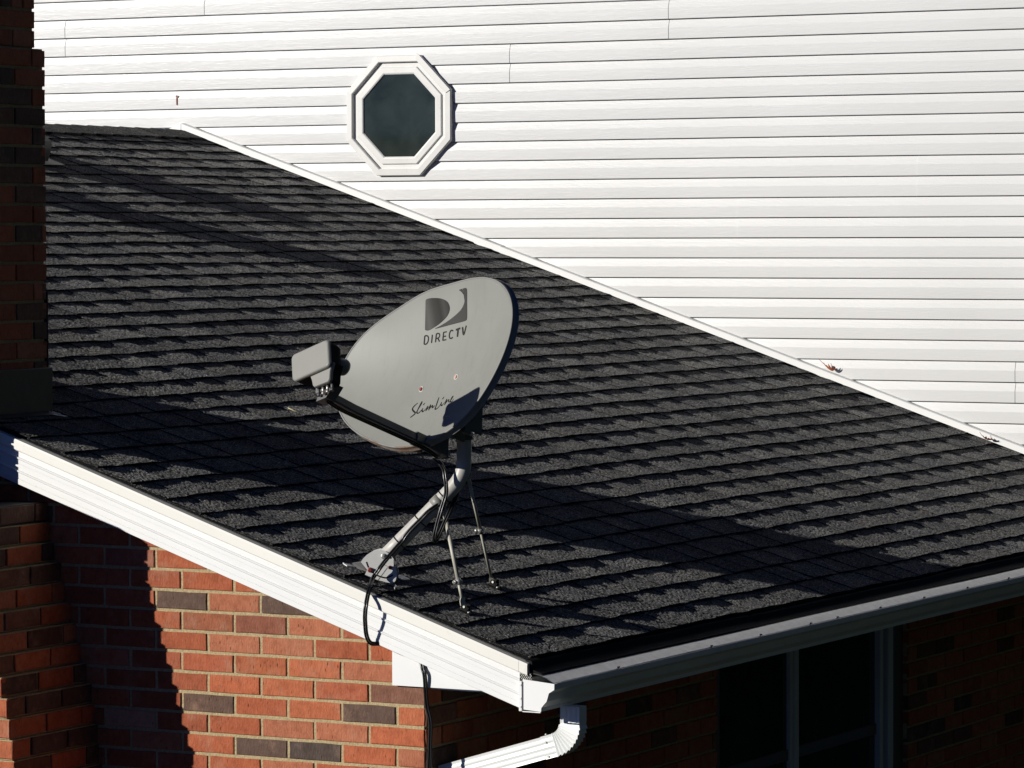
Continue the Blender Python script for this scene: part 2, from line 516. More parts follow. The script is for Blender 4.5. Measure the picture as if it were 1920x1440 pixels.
# gable wall (faces -x); a = y, b = z
rnd = random.Random(3)
gb = MB()
gb.cur = 0
Pg = lambda a, b, h: (GW - h, a, b)
def under_roof(y):
    return (RIDGE_Y - abs(y - RIDGE_Y)) * TT - 0.10
DK, DK2, MB_ = (0.115, 0.070, 0.052), (0.080, 0.058, 0.047), (0.20, 0.090, 0.058)
force = {(0, 0): MB_, (1, 1): DK, (-4, 4): DK, (-4, 2): DK, (-6, 5): (0.30, 0.10, 0.06), (1, 4): (0.12, 0.07, 0.05), (3, 2): DK2, (3, 3): DK, (-3, 3): (0.24, 0.085, 0.05), (-3, 4): (0.30, 0.10, 0.05)}
rows = []
for j in range(-25, 40):
    z1 = -0.107 - CH*j; z0 = z1 - CH
    if z0 < GROUND: continue
    lo = SW
    # roof line limits
    if z1 - 0.03 > under_roof(lo): lo = (z1 - 0.03 + 0.10)/TT
    hi = 2*RIDGE_Y - lo
    hi = min(hi, 10.58)
    if hi - lo < 0.3: continue
    rows.append((j, z0, z1, lo, hi, ))
def keep(x0, x1, z0, z1):
    return x0 < 3.3 or x0 > 3.9
rows_a = []
for (j, z0, z1, lo, hi) in rows:
    if lo > SW:      # snap upper courses to the bond that starts at the corner
        n = math.ceil((lo - SW)/BL); lo2 = SW + n*BL - BL
        rows_a.append((j, z0, z1, lo2 if True else lo, hi))
    else: rows_a.append((j, z0, z1, lo, hi))
def force_shift(tab):
    return tab
# forced indices count from the corner
fr = {}
for (j, z0, z1, lo, hi) in rows_a:
    off = round((lo - SW)/BL)
    for (jj, i), c in force.items():
        if jj == j: fr[(j, i - off)] = c
brick_field(gb, Pg, 0, 0, rows_a, rnd, dark=0.03, force=fr, limit=lambda x0, x1, z0, z1: z0 < under_roof(max(x0, SW)) + 0.06 and z0 < under_roof(x1) + 0.06)
gb.cur = 1; gb.col = (1, 1, 1, 1)
# mortar backing, a polygon under the roof
gb.loft([[(x, SW + 0.004, GROUND), (x, SW + 0.004, under_roof(SW)), (x, RIDGE_Y, under_roof(RIDGE_Y)), (x, 10.576, under_roof(10.576)), (x, 10.576, GROUND)] for x in (GW - 0.0005, GW + 0.20)])
gb.build("gable_wall", [M["brick"], M["mortar"]], house)

# eave side wall (faces -y); a = x, b = z
WX0, WX1, WZ0, WZ1 = 2.215, 4.06, -1.62, -0.16
eb = MB()
Pe = lambda a, b, h: (a, SW - h, b)
rows = []
j = 0
while True:
    z1 = -0.107 - CH*j; z0 = z1 - CH
    if z0 < GROUND: break
    if z0 < WZ1 and z1 > WZ0 + 0.01:
        rows.append((j, z0, z1, GW, WX0)); rows.append((j, z0, z1, WX1, L - 0.01))
    else:
        rows.append((j, z0, z1, GW, L - 0.01))
    j += 1
brick_field(eb, Pe, 0, 0, rows, random.Random(5), half0=True, dark=0.2)
eb.cur = 1; eb.col = (1, 1, 1, 1)
y0 = SW - 0.001; y1 = SW + 0.2
# walls around the opening, butted
for (xa, xb, za, zb) in ((GW + 0.201, WX0, GROUND, -0.11), (WX1, L - 0.02, GROUND, -0.11), (WX0, WX1, GROUND, WZ0), (WX0, WX1, WZ1, -0.11)):
    eb.box((xa, SW + 0.004, za), (xb, SW + 0.2, zb))
eb.build("eave_wall", [M["brick"], M["mortar"]], house)

# ---------------------------------------------------------------- roof with laminated, granule-coated shingles
import numpy as np
E_ = 0.143
TB, TTAB = 0.0068, 0.0028
rng = np.random.default_rng(11)
def wav_np(x, s):
    return (0.0016*np.sin(1.7*x + 0.9*s + 0.6) + 0.0014*np.sin(2.9*s - 1.3*x + 2.1) + 0.0010*np.sin(5.3*x + 3.7*s) + 0.0007*np.sin(9.1*x - 6.1*s + 1.0))
def wav(x, s):
    return float(wav_np(x, s))
XE = L - 0.004
X0R = 0.004
NC = int(RIDGE_S/E_) + 1
V_, F_, MI_, TONE_ = [], [], [], []
nv_ = 0
def add_patch(P, quads, mi, tone):
    global nv_
    V_.append(P); F_.append(quads + nv_); MI_.append(np.full(len(quads), mi)); TONE_.append(np.tile(np.array(tone, float), (len(quads), 1)))
    nv_ += len(P)
def grid_quads(nx, ny, flip=False):
    i, j = np.meshgrid(np.arange(nx), np.arange(ny), indexing='ij')
    a = i*(ny + 1) + j
    q = np.stack([a, a + ny + 1, a + ny + 2, a + 1], -1).reshape(-1, 4)
    return q[:, ::-1] if flip else q
def to_world(x, s, h):
    return np.stack([x, s*CT - h*ST, s*ST + h*CT], -1)
DX, DS, SIG = 0.0046, 0.0075, 0.00060
for k in range(NC):
    s0 = k*E_ - (0.0 if k == 0 else 0.01)
    s1 = min(s0 + E_ + 0.012, RIDGE_S)
    if s1 - s0 < 0.04: continue
    slope = (TB + 0.0004)/E_
    # cut the course into tabs and the gaps between them
    segs = []
    x = X0R - rng.uniform(0, 0.1)
    tab = rng.random() < 0.5
    while x < XE:
        w = (rng.choice((0.09, 0.12, 0.15, 0.18, 0.22)) if tab else rng.choice((0.07, 0.09, 0.12, 0.15)))*rng.uniform(0.92, 1.08)
        segs.append((x, x + w, tab)); x += w; tab = not tab
    skew = rng.uniform(-0.008, 0.008, len(segs) + 1)
    ph = rng.uniform(0, 6.28, 4)
    def butt_line(xx):
        return 0.0016*np.sin(2.3*xx + ph[0]) + 0.0010*np.sin(7.1*xx + ph[1])
    def lift(xx):
        return np.maximum(0, 0.0012*np.sin(1.9*xx + ph[2]) + 0.0007*np.sin(5.1*xx + ph[3]))
    for n_, (xa, xb, tab) in enumerate(segs):
        if xb < X0R + 0.005 or xa > XE - 0.005: continue
        nx = max(3, int((xb - xa)/DX)); ny = max(3, int((s1 - s0)/DS))
        u = np.linspace(0, 1, nx + 1)[:, None]; r = np.linspace(0, 1, ny + 1)[None, :]
        s = s0 + (s1 - s0)*r + 0*u
        fr_ = (s - s0)/E_
        xx = xa + (xb - xa)*u + (skew[n_]*(1 - u) + skew[n_ + 1]*u)*fr_
        xx = xx + rng.normal(0, 0.0012, xx.shape)*((u > 0) & (u < 1))
        xx = np.clip(xx, X0R, XE)
        bl = butt_line(xx[:, :1]) + rng.normal(0, 0.0009, (nx + 1, 1))
        s = s + bl*(1 - np.clip(fr_*3, 0, 1)) - (0.0008 if tab else 0)*(r == 0)
        tl = rng.uniform(0, 0.0010)
        h = np.maximum(TB - (s - s0)*slope, 0.0) + wav_np(xx, s) + lift(xx)*np.clip(1 - fr_*1.2, 0, 1)
        if tab: h = h + TTAB + tl*np.clip(1 - fr_, 0, 1)
        h = h + np.clip(rng.normal(0, SIG, h.shape), -2.2*SIG, 2.6*SIG)
        t = rng.uniform(0.80, 1.16) if tab else rng.uniform(0.78, 1.04)
        tw = rng.uniform(-0.02, 0.02)
        tone = (t + tw, t, t - 0.6*tw, 1)
        add_patch(to_world(xx, s, h).reshape(-1, 3), grid_quads(nx, ny), 0, tone)
        # cut butt edge
        hb0 = h[:, 0]; xb0 = xx[:, 0]; sb0 = s[:, 0]
        lo = np.minimum(hb0 - 0.001, (0.0028 if tab else -0.0005) + wav_np(xb0, sb0) + (lift(xb0) if tab else 0))
        lo = np.minimum(lo, hb0 - (0.0085 if tab else 0.0075))
        P = np.concatenate([to_world(xb0, sb0 + 0.0008, lo), to_world(xb0, sb0, hb0)])
        a = np.arange(nx)
        add_patch(P, np.stack([a, a + 1, a + nx + 2, a + nx + 1], -1), 1, (1, 1, 1, 1))
        # cut sides of a tab
        if tab:
            for e in (0, nx):
                P = np.concatenate([to_world(xx[e], s[e], h[e] - 0.005), to_world(xx[e], s[e], h[e])])
                a = np.arange(ny)
                q = np.stack([a, a + 1, a + ny + 2, a + ny + 1], -1)
                add_patch(P, q if e else q[:, ::-1], 0, (0.45, 0.45, 0.45, 1))
V_ = np.concatenate(V_).astype(np.float32); F_ = np.concatenate(F_).astype(np.int32); MI_ = np.concatenate(MI_).astype(np.int32); TONE_ = np.concatenate(TONE_).astype(np.float32)
rme = bpy.data.meshes.new("roof")
rme.vertices.add(len(V_)); rme.vertices.foreach_set("co", V_.ravel())
rme.loops.add(len(F_)*4); rme.loops.foreach_set("vertex_index", F_.ravel())
rme.polygons.add(len(F_)); rme.polygons.foreach_set("loop_start", np.arange(0, len(F_)*4, 4, dtype=np.int32)); rme.polygons.foreach_set("loop_total", np.full(len(F_), 4, dtype=np.int32))
rme.materials.append(M["shingle"]); rme.materials.append(M["edge"])
rme.polygons.foreach_set("material_index", MI_)
rme.update(calc_edges=True); rme.validate()
ca_ = rme.color_attributes.new("tone", 'FLOAT_COLOR', 'CORNER')
ca_.data.foreach_set("color", np.repeat(TONE_, 4, axis=0).ravel())
rme.polygons.foreach_set("use_smooth", np.zeros(len(F_), dtype=bool))
roof = make_obj("roof", rme, house)
roof.matrix_parent_inverse = Matrix.Translation(-Vector(house.location))
print("roof faces", len(F_))
# decking below and the far slope
dk = MB()
dk.loft([[ (x, 0.012, 0.012*TT - 0.006), (x, RIDGE_Y, RIDGE_Y*TT - 0.006), (x, RIDGE_Y, RIDGE_Y*TT - 0.03), (x, 0.012, 0.012*TT - 0.03)] for x in (0.008, L - 0.006)])
dk.build("roof_deck", M["roofdark"], roof)
fs = MB()
rr2 = random.Random(4)
nf = 40
for k in range(nf):
    sa, sb = k*E_, (k+1)*E_
    def q(x, s, h):
        p = rp(x, s, h); return Vector((p.x, 2*RIDGE_Y - p.y, p.z))
    t = rr2.uniform(0.9, 1.1); fs.col = (t, t, t, 1)
    fs.poly([q(0.004, sa, 0.010), q(0.004, sb, 0.001), q(XE, sb, 0.001), q(XE, sa, 0.010)])
    fs.poly([q(0.004, sa, 0.0), q(0.004, sa, 0.010), q(XE, sa, 0.010), q(XE, sa, 0.0)])
fs.poly([q(0.004, nf*E_, 0.0), q(0.004, RIDGE_S, 0.0), q(XE, RIDGE_S, 0.0), q(XE, nf*E_, 0.0)])
fs.build("far_slope", M["shingle"], roof)

# ridge caps
rc = MB()
rr3 = random.Random(8)
nx = int(L/E_)
for i in range(nx + 1):
    xa = L - 0.004 - (i + 1)*E_ - 0.03; xb = L - 0.004 - i*E_
    xa = max(xa, 0.004)
    t = rr3.uniform(0.50, 0.66); rc.col = (t, t, t, 1)
    sk = rr3.uniform(-0.008, 0.008)
    def rows_at(x, lift):
        pts = []
        for d, drop in ((-0.150, 0), (-0.07, 0), (-0.022, 0.0), (0.0, 0), (0.022, 0), (0.07, 0), (0.150, 0)):
            y = RIDGE_Y + d
            z = RIDGE_Y*TT - abs(d)*TT + 0.012 + lift - (0.004 if d == 0 else 0) + 0.010*noise.noise(Vector((x*0.7, 0.3, 1.7)))
            pts.append((x + sk*d/0.15, y, z))
        return pts
    a = rows_at(xa, 0.0045); b = rows_at(xb, 0.0)
    A = [rc.vert(p) for p in a]; B = [rc.vert(p) for p in b]
    A0 = [rc.vert((p[0], p[1], p[2] - 0.007)) for p in a]
    for k in range(6):
        rc.face((A[k], B[k], B[k+1], A[k+1]))
        rc.face((A0[k], A[k], A[k+1], A0[k+1]))
    # lower (eave side) edge thickness
    e = 0
    rc.poly([a[e], b[e], (b[e][0], b[e][1], b[e][2] - 0.008), (a[e][0], a[e][1], a[e][2] - 0.012)])
rc.build("ridge_cap", M["shingle"], roof)

# eave drip edge (black strip under the shingle edge)
de = MB()
n = 60
rings = []
for i in range(n + 1):
    x = 0.004 + (L - 0.016)*i/n
    w = wav(x, 0) + 0.003*noise.noise(Vector((x*1.3, 2.0, 0)))
    ring = [(x, 0.014, -0.002 + w), (x, -0.006, -0.006 + w), (x, -0.009, -0.010 + w), (x, -0.010, -0.030 + w), (x, -0.014, -0.034 + w), (x, -0.043, -0.0425 + w*0.5), (x, -0.043, -0.0440 + w*0.5), (x, 0.014, -0.036 + w*0.5)]
    rings.append(ring)
de.loft(rings)
de.build("drip_edge", M["black"], roof)

# roof vents: low slant-back boxes
def roof_vent(cx, cs, w, ln, h, name="roof_vent"):
    m = MB()
    F = Matrix(((1, 0, 0, 0), (0, CT, -ST, 0), (0, ST, CT, 0), (0, 0, 0, 1)))
    F = Matrix.Translation(rp(cx, cs, 0.010)) @ F
    m.sm = True
    ring = lambda hw, l0, l1, z: [F @ Vector(p) for p in ((-hw, l0, z), (hw, l0, z), (hw, l1, z), (-hw, l1, z))]
    m.loft([ring(w/2 + 0.06, -ln/2 - 0.06, ln/2 + 0.09, 0.0), ring(w/2 + 0.06, -ln/2 - 0.06, ln/2 + 0.09, 0.003)])
    m.loft([ring(w/2, -ln/2, ln/2 + 0.06, 0.003), ring(w/2, -ln/2, ln/2, h*0.55), ring(w/2 - 0.006, -ln/2 + 0.006, ln/2 - 0.03, h*0.85), ring(w/2 - 0.03, -ln/2 + 0.03, ln/2 - 0.10, h)])
    return m.build(name, M["flash"], roof)
V1 = roof_vent(4.235, 5.035/CT, 0.32, 0.30, 0.115)
V2 = roof_vent(3.42, 4.60/CT, 0.26, 0.26, 0.155)

# wall flashing along the siding, with its return over the ridge
fl = MB()
def flash_run(ya, yb, x0, x1, up):
    def sec(y):
        z = (RIDGE_Y - abs(y - RIDGE_Y))*TT
        return [(x0, y, z + 0.0125), (x0, y, z + up), (x0 + 0.006, y, z + up + 0.003), (x1, y, z + up + 0.003), (x1, y, z + 0.0125)]
    fl.loft([sec(ya), sec(yb)])
flash_run(-0.02, 3.584, L - 0.040, L + 0.02, 0.042)
flash_run(3.576, RIDGE_Y, L - 0.0385, L + 0.02, 0.0435)
flash_run(RIDGE_Y + 0.0005, 10.9, L - 0.040, L + 0.02, 0.042)
fl.build("wall_flashing", M["trim"], roof)

# ---------------------------------------------------------------- rake board
rk = MB()
prof = [(0.012, -0.004), (-0.010, -0.006), (-0.012, -0.012), (-0.012, -0.040), (-0.008, -0.044), (0.000, -0.0445),
        (-0.0005, -0.064), (-0.004, -0.067), (-0.004, -0.070), (-0.001, -0.074), (-0.001, -0.086), (-0.0002, -0.0875), (-0.001, -0.089),
        (-0.001, -0.108), (-0.0045, -0.111), (-0.0045, -0.114), (-0.001, -0.118), (-0.001, -0.136), (-0.0002, -0.1375), (-0.002, -0.139), (-0.002, -0.156), (0.002, -0.158), (0.030, -0.158)]
rk.cur = 0
def rake_sec(y, sgn=1):
    z = (RIDGE_Y - abs(y - RIDGE_Y))*TT
    return [(a, y, z + b - 0.005) for a, b in prof]
ys = [0.030 + (RIDGE_Y - 0.030)*i/60 for i in range(61)]
secs = []
for y in ys:
    w = 0.0012*noise.noise(Vector((y*1.1, 4.4, 0)))
    secs.append([(a + w, yy, z + 0.5*w) for a, yy, z in rake_sec(y)])
R = [[rk.vert(p) for p in s_] for s_ in secs]
for A, B in zip(R, R[1:]):
    for k in range(len(prof) - 1):
        rk.cur = 1 if k < 5 else 0
        rk.face((A[k], A[k+1], B[k+1], B[k]))
rk.cur = 0
rk.face(R[0])
rk.loft([rake_sec(RIDGE_Y + 0.0005), rake_sec(10.94)])
# the drip edge runs on to the eave corner
rk.cur = 1
rk.loft([[(a, y, y*TT + b - 0.005) for a, b in prof[:6]] for y in (0.0, 0.0299)])
rake = rk.build("rake_board", [M["trim"], M["cream"]], house)

# eave return panel and soffit
rt = MB()
x0 = 0.022
rt.loft([[(x, 0.5035, -0.108), (x, 0.5035, 0.012), (x, 0.03, -0.138), (x, 0.03, -0.108)] if False else
         [(x, 0.5035, -0.108), (x, 0.5035, 0.016), (x, 0.10, -0.104), (x, 0.09, -0.108)] for x in (x0, GW + 0.02)])
rt.build("eave_return", M["trim"], house)
sf = MB()
sf.box((GW + 0.021, 0.020, -0.118), (L - 0.03, SW - 0.006, -0.108))
sf.build("soffit", M["trim"], house)

# ---------------------------------------------------------------- gutter
gu = MB()
gp = [(0.018, -0.060), (0.018, -0.1545), (-0.046, -0.1585), (-0.0475, -0.146), (-0.054, -0.138), (-0.0655, -0.126), (-0.0695, -0.114), (-0.0735, -0.100), (-0.086, -0.092), (-0.0925, -0.088), (-0.0930, -0.070), (-0.086, -0.069)]
inner = [(-0.088, -0.073), (-0.0885, -0.087), (-0.070, -0.097), (-0.0655, -0.113), (-0.0615, -0.124), (-0.044, -0.144), (-0.042, -0.154), (0.014, -0.150), (0.014, -0.060)]
def gsec(x):
    w = 0.0012*noise.noise(Vector((x*0.8, 9.1, 0)))
    return [(x, a + w, b + w) for a, b in gp + inner]
gu.loft([gsec(-0.004 + (L + 0.0)*i/50) for i in range(51)])
gutter = gu.build("gutter", M["gutter"], house)
ec = MB()
ecp = gp
ec.loft([[(x, a, b) for a, b in ecp] for x in (-0.0075, -0.0042)])
# rolled flange of the cap on its wall side and bottom
ec.box((-0.0125, 0.0185, -0.160), (-0.004, 0.0295, -0.066), None, 0.001)
ec.box((-0.0105, -0.046, -0.1625), (-0.004, 0.0184, -0.1592), None, 0.0008)
for (yy, zz) in ((0.024, -0.078), (0.024, -0.120), (0.024, -0.146)):
    ec.box((-0.0140, yy - 0.003, zz - 0.003), (-0.0126, yy + 0.003, zz + 0.003))
ec.build("end_cap", M["trim"], gutter)
# perforated guard: corrugated sheet from under the shingles to the lip
gd = MB()
gd.sm = True
NX = 1300
gx = [0.0 + (L - 0.012)*i/NX for i in range(NX + 1)]
gprof = [(-0.0135, -0.041), (-0.028, -0.0435), (-0.044, -0.0475), (-0.060, -0.0535), (-0.074, -0.061), (-0.0865, -0.0675)]
ends = []
rows_ = []
for (a, b) in gprof:
    row = []
    for i, x in enumerate(gx):
        rib = 0.0009*(1 if i % 2 else -1)
        row.append(gd.vert((x, a, b + rib + 0.0012*noise.noise(Vector((x*1.2, a*20, 0))))))
    rows_.append(row)
for A, B in zip(rows_, rows_[1:]):
    for i in range(NX):
        gd.face((A[i], B[i], B[i+1], A[i+1]))
gd.build("gutter_guard", M["guard"], gutter)
# raised end of the guard with its punched holes
ge = MB()
ge.box((-0.004, -0.011, -0.0625), (-0.0025, 0.030, -0.040))
ge.build("guard_end", M["black"], gutter)
gh = MB()
for i in range(6):
    for k in range(4):
        yy = 0.026 - i*0.0066 - (0.0033 if k % 2 else 0); zz = -0.044 - k*0.0048
        gh.box((-0.0050, yy - 0.0015, zz - 0.0014), (-0.0041, yy + 0.0015, zz + 0.0014))
gh.build("guard_mesh", M["zinc"], gutter)
for x in (0.45, 1.15, 1.55, 1.98, 2.22, 2.62, 3.05, 3.5, 3.95):
    sc_ = MB()
    sc_.box((x - 0.006, -0.0905, -0.066), (x + 0.006, -0.084, -0.0615), None, 0.0015)
    sc_.build("guard_screw", M["black"], gutter)

# ---------------------------------------------------------------- downspout
dsx, dwx, dwy = 0.130, 0.050, 0.070
def pipe_ring(c, ax_n, scale=1.0, ribs=True):
    """rectangular ribbed section; c centre, ax_n in-plane direction (perpendicular to travel, in the y-z plane)"""
    hx, hy = dwx/2*scale, dwy/2*scale
    out = []
    m = 14
    def rib(u):
        return -0.0022*(0.5 - 0.5*math.cos(2*math.pi*u*4)) if ribs else 0
    for k in range(m): 
        u = k/m; out.append((-hx - rib(u)*1.0, -hy + 2*hy*u))
    for k in range(6):
        u = k/6; out.append((-hx + 2*hx*u, hy))
    for k in range(m):
        u = k/m; out.append((hx + rib(u)*1.0, hy - 2*hy*u))
    for k in range(6):
        u = k/6; out.append((hx - 2*hx*u, -hy))
    c = Vector(c); a = Vector(ax_n)
    return [c + Vector((px, 0, 0)) + a*py for px, py in out]
# travel: down, then turning toward the wall (+y) and slightly down
DA = math.radians(73)
yc, zt, zb = -0.088, -0.152, -0.207
Rb = 0.072
ds = MB()
ds.loft([pipe_ring((dsx, yc, z), (0, 1, 0), 0.97) for z in (zt, zb)])
downspout = ds.build("downspout", M["gutter"], house)
el = MB()
nseg = 9
def elbow_pt(t):
    return Vector((dsx, yc + Rb - Rb*math.cos(t), zb - Rb*math.sin(t)))
for i in range(nseg):
    t0, t1 = DA*i/nseg, DA*(i+1)/nseg
    for_ = []
    d0 = (0, math.cos(t0), math.sin(t0)); d1 = (0, math.cos(t1), math.sin(t1))
    c0, c1 = elbow_pt(t0), elbow_pt(t1)
    lap = (c1 - c0).normalized()*0.0022
    el.loft([pipe_ring(c0 - lap*0.3, d0, 0.93, False), pipe_ring(c0.lerp(c1, 0.5), [d0[k]*0.5 + d1[k]*0.5 for k in range(3)], 0.985, False), pipe_ring(c0.lerp(c1, 0.86), [d0[k]*0.14 + d1[k]*0.86 for k in range(3)], 1.06, False), pipe_ring(c1 + lap*0.6, d1, 1.085, False), pipe_ring(c1 + lap, d1, 1.06, False)])
el.build("elbow", M["gutter"], downspout)
pp_ = MB()
tdir = Vector((0, math.sin(DA), -math.cos(DA)))
ndir = (0, math.cos(DA), math.sin(DA))
c0 = elbow_pt(DA)
LEN = (SW - 0.02 - c0.y)/tdir.y
pp_.loft([pipe_ring(c0 + tdir*0.002, ndir, 1.04), pipe_ring(c0 + tdir*0.045, ndir, 1.04)])
pp_.loft([pipe_ring(c0 + tdir*0.046, ndir, 0.99), pipe_ring(c0 + tdir*LEN, ndir, 0.99)])
cw = c0 + tdir*LEN
pp_.loft([pipe_ring((dsx, SW - 0.045, cw.z + 0.03), (0, 1, 0), 0.985), pipe_ring((dsx, SW - 0.045, GROUND + 0.15), (0, 1, 0), 0.985)])
pp_.build("leader_pipe", M["gutter"], downspout)
for (a, b) in ((-0.030, 0.034), (0.016, 0.030)):
    sw_ = MB()
    p = c0 + tdir*b + Vector(ndir)*a
    sw_.tube([p + Vector((-dwx/2 - 0.0005, 0, 0)), p + Vector((-dwx/2 - 0.0035, 0, 0))], 0.0035, 8)
    sw_.build("screw", M["zinc"], downspout)
sw_ = MB()
p = c0 + tdir*0.036 + Vector(ndir)*(dwy/2 + 0.003)
sw_.tube([p, p + Vector(ndir)*0.004], 0.0035, 8)
sw_.build("screw", M["zinc"], downspout)

# ---------------------------------------------------------------- window of the shaded side wall
yf = SW + 0.035
wpart = None
def wbox(x0, x1, z0, z1, ya, yb):
    m = MB(); m.box((x0, ya, z0), (x1, yb, z1), None, 0.003)
    return m.build(wpart[0], M[wpart[1]], wpart[2])
wpart = ("window", "frame", house)
sidewin = wbox(2.912, 2.95, WZ0 + 0.001, WZ1 - 0.001, SW - 0.006, SW + 0.03)
wpart = ("casing", "sashdark", sidewin)
wbox(WX0 + 0.001, WX0 + 0.05, WZ0 + 0.001, WZ1 - 0.001, SW + 0.01, SW + 0.034)
wbox(WX1 - 0.155, WX1 - 0.001, WZ0 + 0.001, WZ1 - 0.001, SW + 0.02, SW + 0.034)
wpart = ("mullion", "frame", sidewin)
wbox(3.755, 3.79, WZ0 + 0.001, WZ1 - 0.001, SW - 0.006, SW + 0.03)
wbox(3.835, 3.885, WZ0 + 0.001, WZ1 - 0.001, SW - 0.010, SW + 0.03)
wbox(2.885, 2.91, WZ0 + 0.001, WZ1 - 0.001, SW + 0.002, SW + 0.03)
wpart = ("sash_rail", "sashdark", sidewin)
for (a, b) in ((WX0 + 0.051, 2.884), (2.951, 3.754)):
    wbox(a, b, -0.70, -0.655, SW + 0.010, SW + 0.032)
    wbox(a, b, WZ0 + 0.002, WZ0 + 0.06, SW + 0.010, SW + 0.032)
    wbox(a, b, WZ1 - 0.06, WZ1 - 0.002, SW + 0.010, SW + 0.032)
wg = MB()
for (a, b) in ((WX0 + 0.051, 2.884), (2.951, 3.754)):
    wg.box((a, SW + 0.018, WZ0 + 0.061), (b, SW + 0.024, -0.701)); wg.box((a, SW + 0.018, -0.654), (b, SW + 0.024, WZ1 - 0.061))
wg.build("pane", M["glass"], sidewin)
bk = MB(); bk.box((WX0, SW + 0.12, WZ0), (WX1, SW + 0.2, WZ1)); bk.build("dark_interior", M["stone"], sidewin)

# ---------------------------------------------------------------- chimney
def chim_bricks(mb, x0, x1, y0, y1, z0, z1, rnd, seed_row=0, cut=None, dark=0.2):
    n = int(round((z1 - z0)/CH))
    rows = []
    faces = ((lambda a, b, h: (x0 - h, a, b), y0, y1), (lambda a, b, h: (a, y0 - h, b), x0, x1), (lambda a, b, h: (x1 + h, a, b), y0, y1), (lambda a, b, h: (a, y1 + h, b), x0, x1))
    for fi, (P, lo, hi) in enumerate(faces):
        rows = [(j + seed_row, z0 + j*CH, z0 + (j+1)*CH, lo - 0.003, hi + 0.003) for j in range(n)]
        if cut: rows = [r for r in rows if r[2] > cut(fi)]
        brick_field(mb, P, 0, 0, rows, rnd, half0=(fi % 2 == 1), dark=dark, proud=0.004)
CX0, CX1, CY0, CY1 = -0.187, 0.392, 2.092, 2.66
rndc = random.Random(21)
cm = MB()
zc0 = 0.43
nlow = int(round((1.955 - zc0)/CH))
ztop = zc0 + nlow*CH
chim_bricks(cm, CX0, CX1, CY0, CY1, zc0, ztop, rndc, dark=0.34)
ci = 0.024
chim_bricks(cm, CX0 + ci, CX1 - ci, CY0 + ci, CY1 - ci, ztop, ztop + CH*2, rndc, 1)
# soldier course
zs = ztop + CH*2
for (P, lo, hi) in ((lambda a, b, h: (CX0 + ci - h, a, b), CY0 + ci, CY1 - ci), (lambda a, b, h: (a, CY0 + ci - h, b), CX0 + ci, CX1 - ci), (lambda a, b, h: (CX1 - ci + h, a, b), CY0 + ci, CY1 - ci), (lambda a, b, h: (a, CY1 - ci + h, b), CX0 + ci, CX1 - ci)):
    nb = int(round((hi - lo)/CH)); w = (hi - lo)/nb
    for i in range(nb):
        cm.col = brick_colour(rndc, 0.25)
        brick(cm, P, lo + i*w + (0 if i == 0 else JT/2), lo + (i+1)*w - (0 if i == nb - 1 else JT/2), zs + JT/2, zs + BL - JT/2, 0.004, rndc)
chim_bricks(cm, CX0, CX1, CY0, CY1, zs + BL, zs + BL + 5*CH, rndc)
cm.cur = 1; cm.col = (1, 1, 1, 1)
cm.box((CX0 + 0.003, CY0 + 0.003, zc0 - 0.05), (CX1 - 0.003, CY1 - 0.003, ztop))
cm.box((CX0 + ci + 0.003, CY0 + ci + 0.003, ztop + 0.0005), (CX1 - ci - 0.003, CY1 - ci - 0.003, zs + BL))
cm.box((CX0 + 0.003, CY0 + 0.003, zs + BL + 0.0005), (CX1 - 0.003, CY1 - 0.003, zs + BL + 5*CH))
chimney = cm.build("chimney", [M["brick"], M["mortar"]], house)
# exterior breast below the rake, widening downwards course by course
bm_ = MB()
def breast_y(z):
    return 1.842 if z > 0.36 else (1.842 - (0.36 - z)*0.305 if z > -0.20 else 1.671 - (-0.20 - z)*0.15)
BX = -0.44
BXM = -0.32
rndb = random.Random(33)
j = 0
z1 = 0.503
while z1 > GROUND:
    z0 = z1 - CH
    yb = max(breast_y((z0 + z1)/2), 1.2)
    yo = 2*2.376 - yb
    jit = rndb.uniform(-0.003, 0.003)
    xb = BXM if j == 0 else GW - 0.003       # the top course stops short under the rake board
    bm_.cur = 0
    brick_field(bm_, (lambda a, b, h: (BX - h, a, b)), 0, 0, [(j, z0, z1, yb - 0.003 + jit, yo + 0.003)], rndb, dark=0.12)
    brick_field(bm_, (lambda a, b, h, yb=yb + jit: (a, yb - h, b)), 0, 0, [(j, z0, z1, BX - 0.003, xb)], rndb, half0=True, dark=0.55)  # extra dark bricks on this side put its shade into the colour
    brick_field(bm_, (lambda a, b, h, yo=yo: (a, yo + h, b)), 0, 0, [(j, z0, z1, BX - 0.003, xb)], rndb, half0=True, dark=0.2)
    bm_.cur = 2 if j < 2 else 1; bm_.col = (1, 1, 1, 1)  # dark backing colours in the shade on the top ledge
    bm_.box((BX + 0.003, yb + 0.003 + jit, z0), (xb - 0.002, yo - 0.003, z1 - (0.002 if j else 0.0)))
    z1 = z0; j += 1
# unseen sloping shoulder slab, shaped to keep sun off the gable below the rake
bm_.cur = 2
bm_.loft([[(x, y, z) for y, z in ((1.83, 0.5035), (2.92, 0.5035), (2.92, 0.71), (2.46, 0.706), (1.83, 0.5055))] for x in (-0.415, -0.365)])
bm_.build("chimney_breast", [M["brick"], M["mortar"], M["stone"]], chimney)
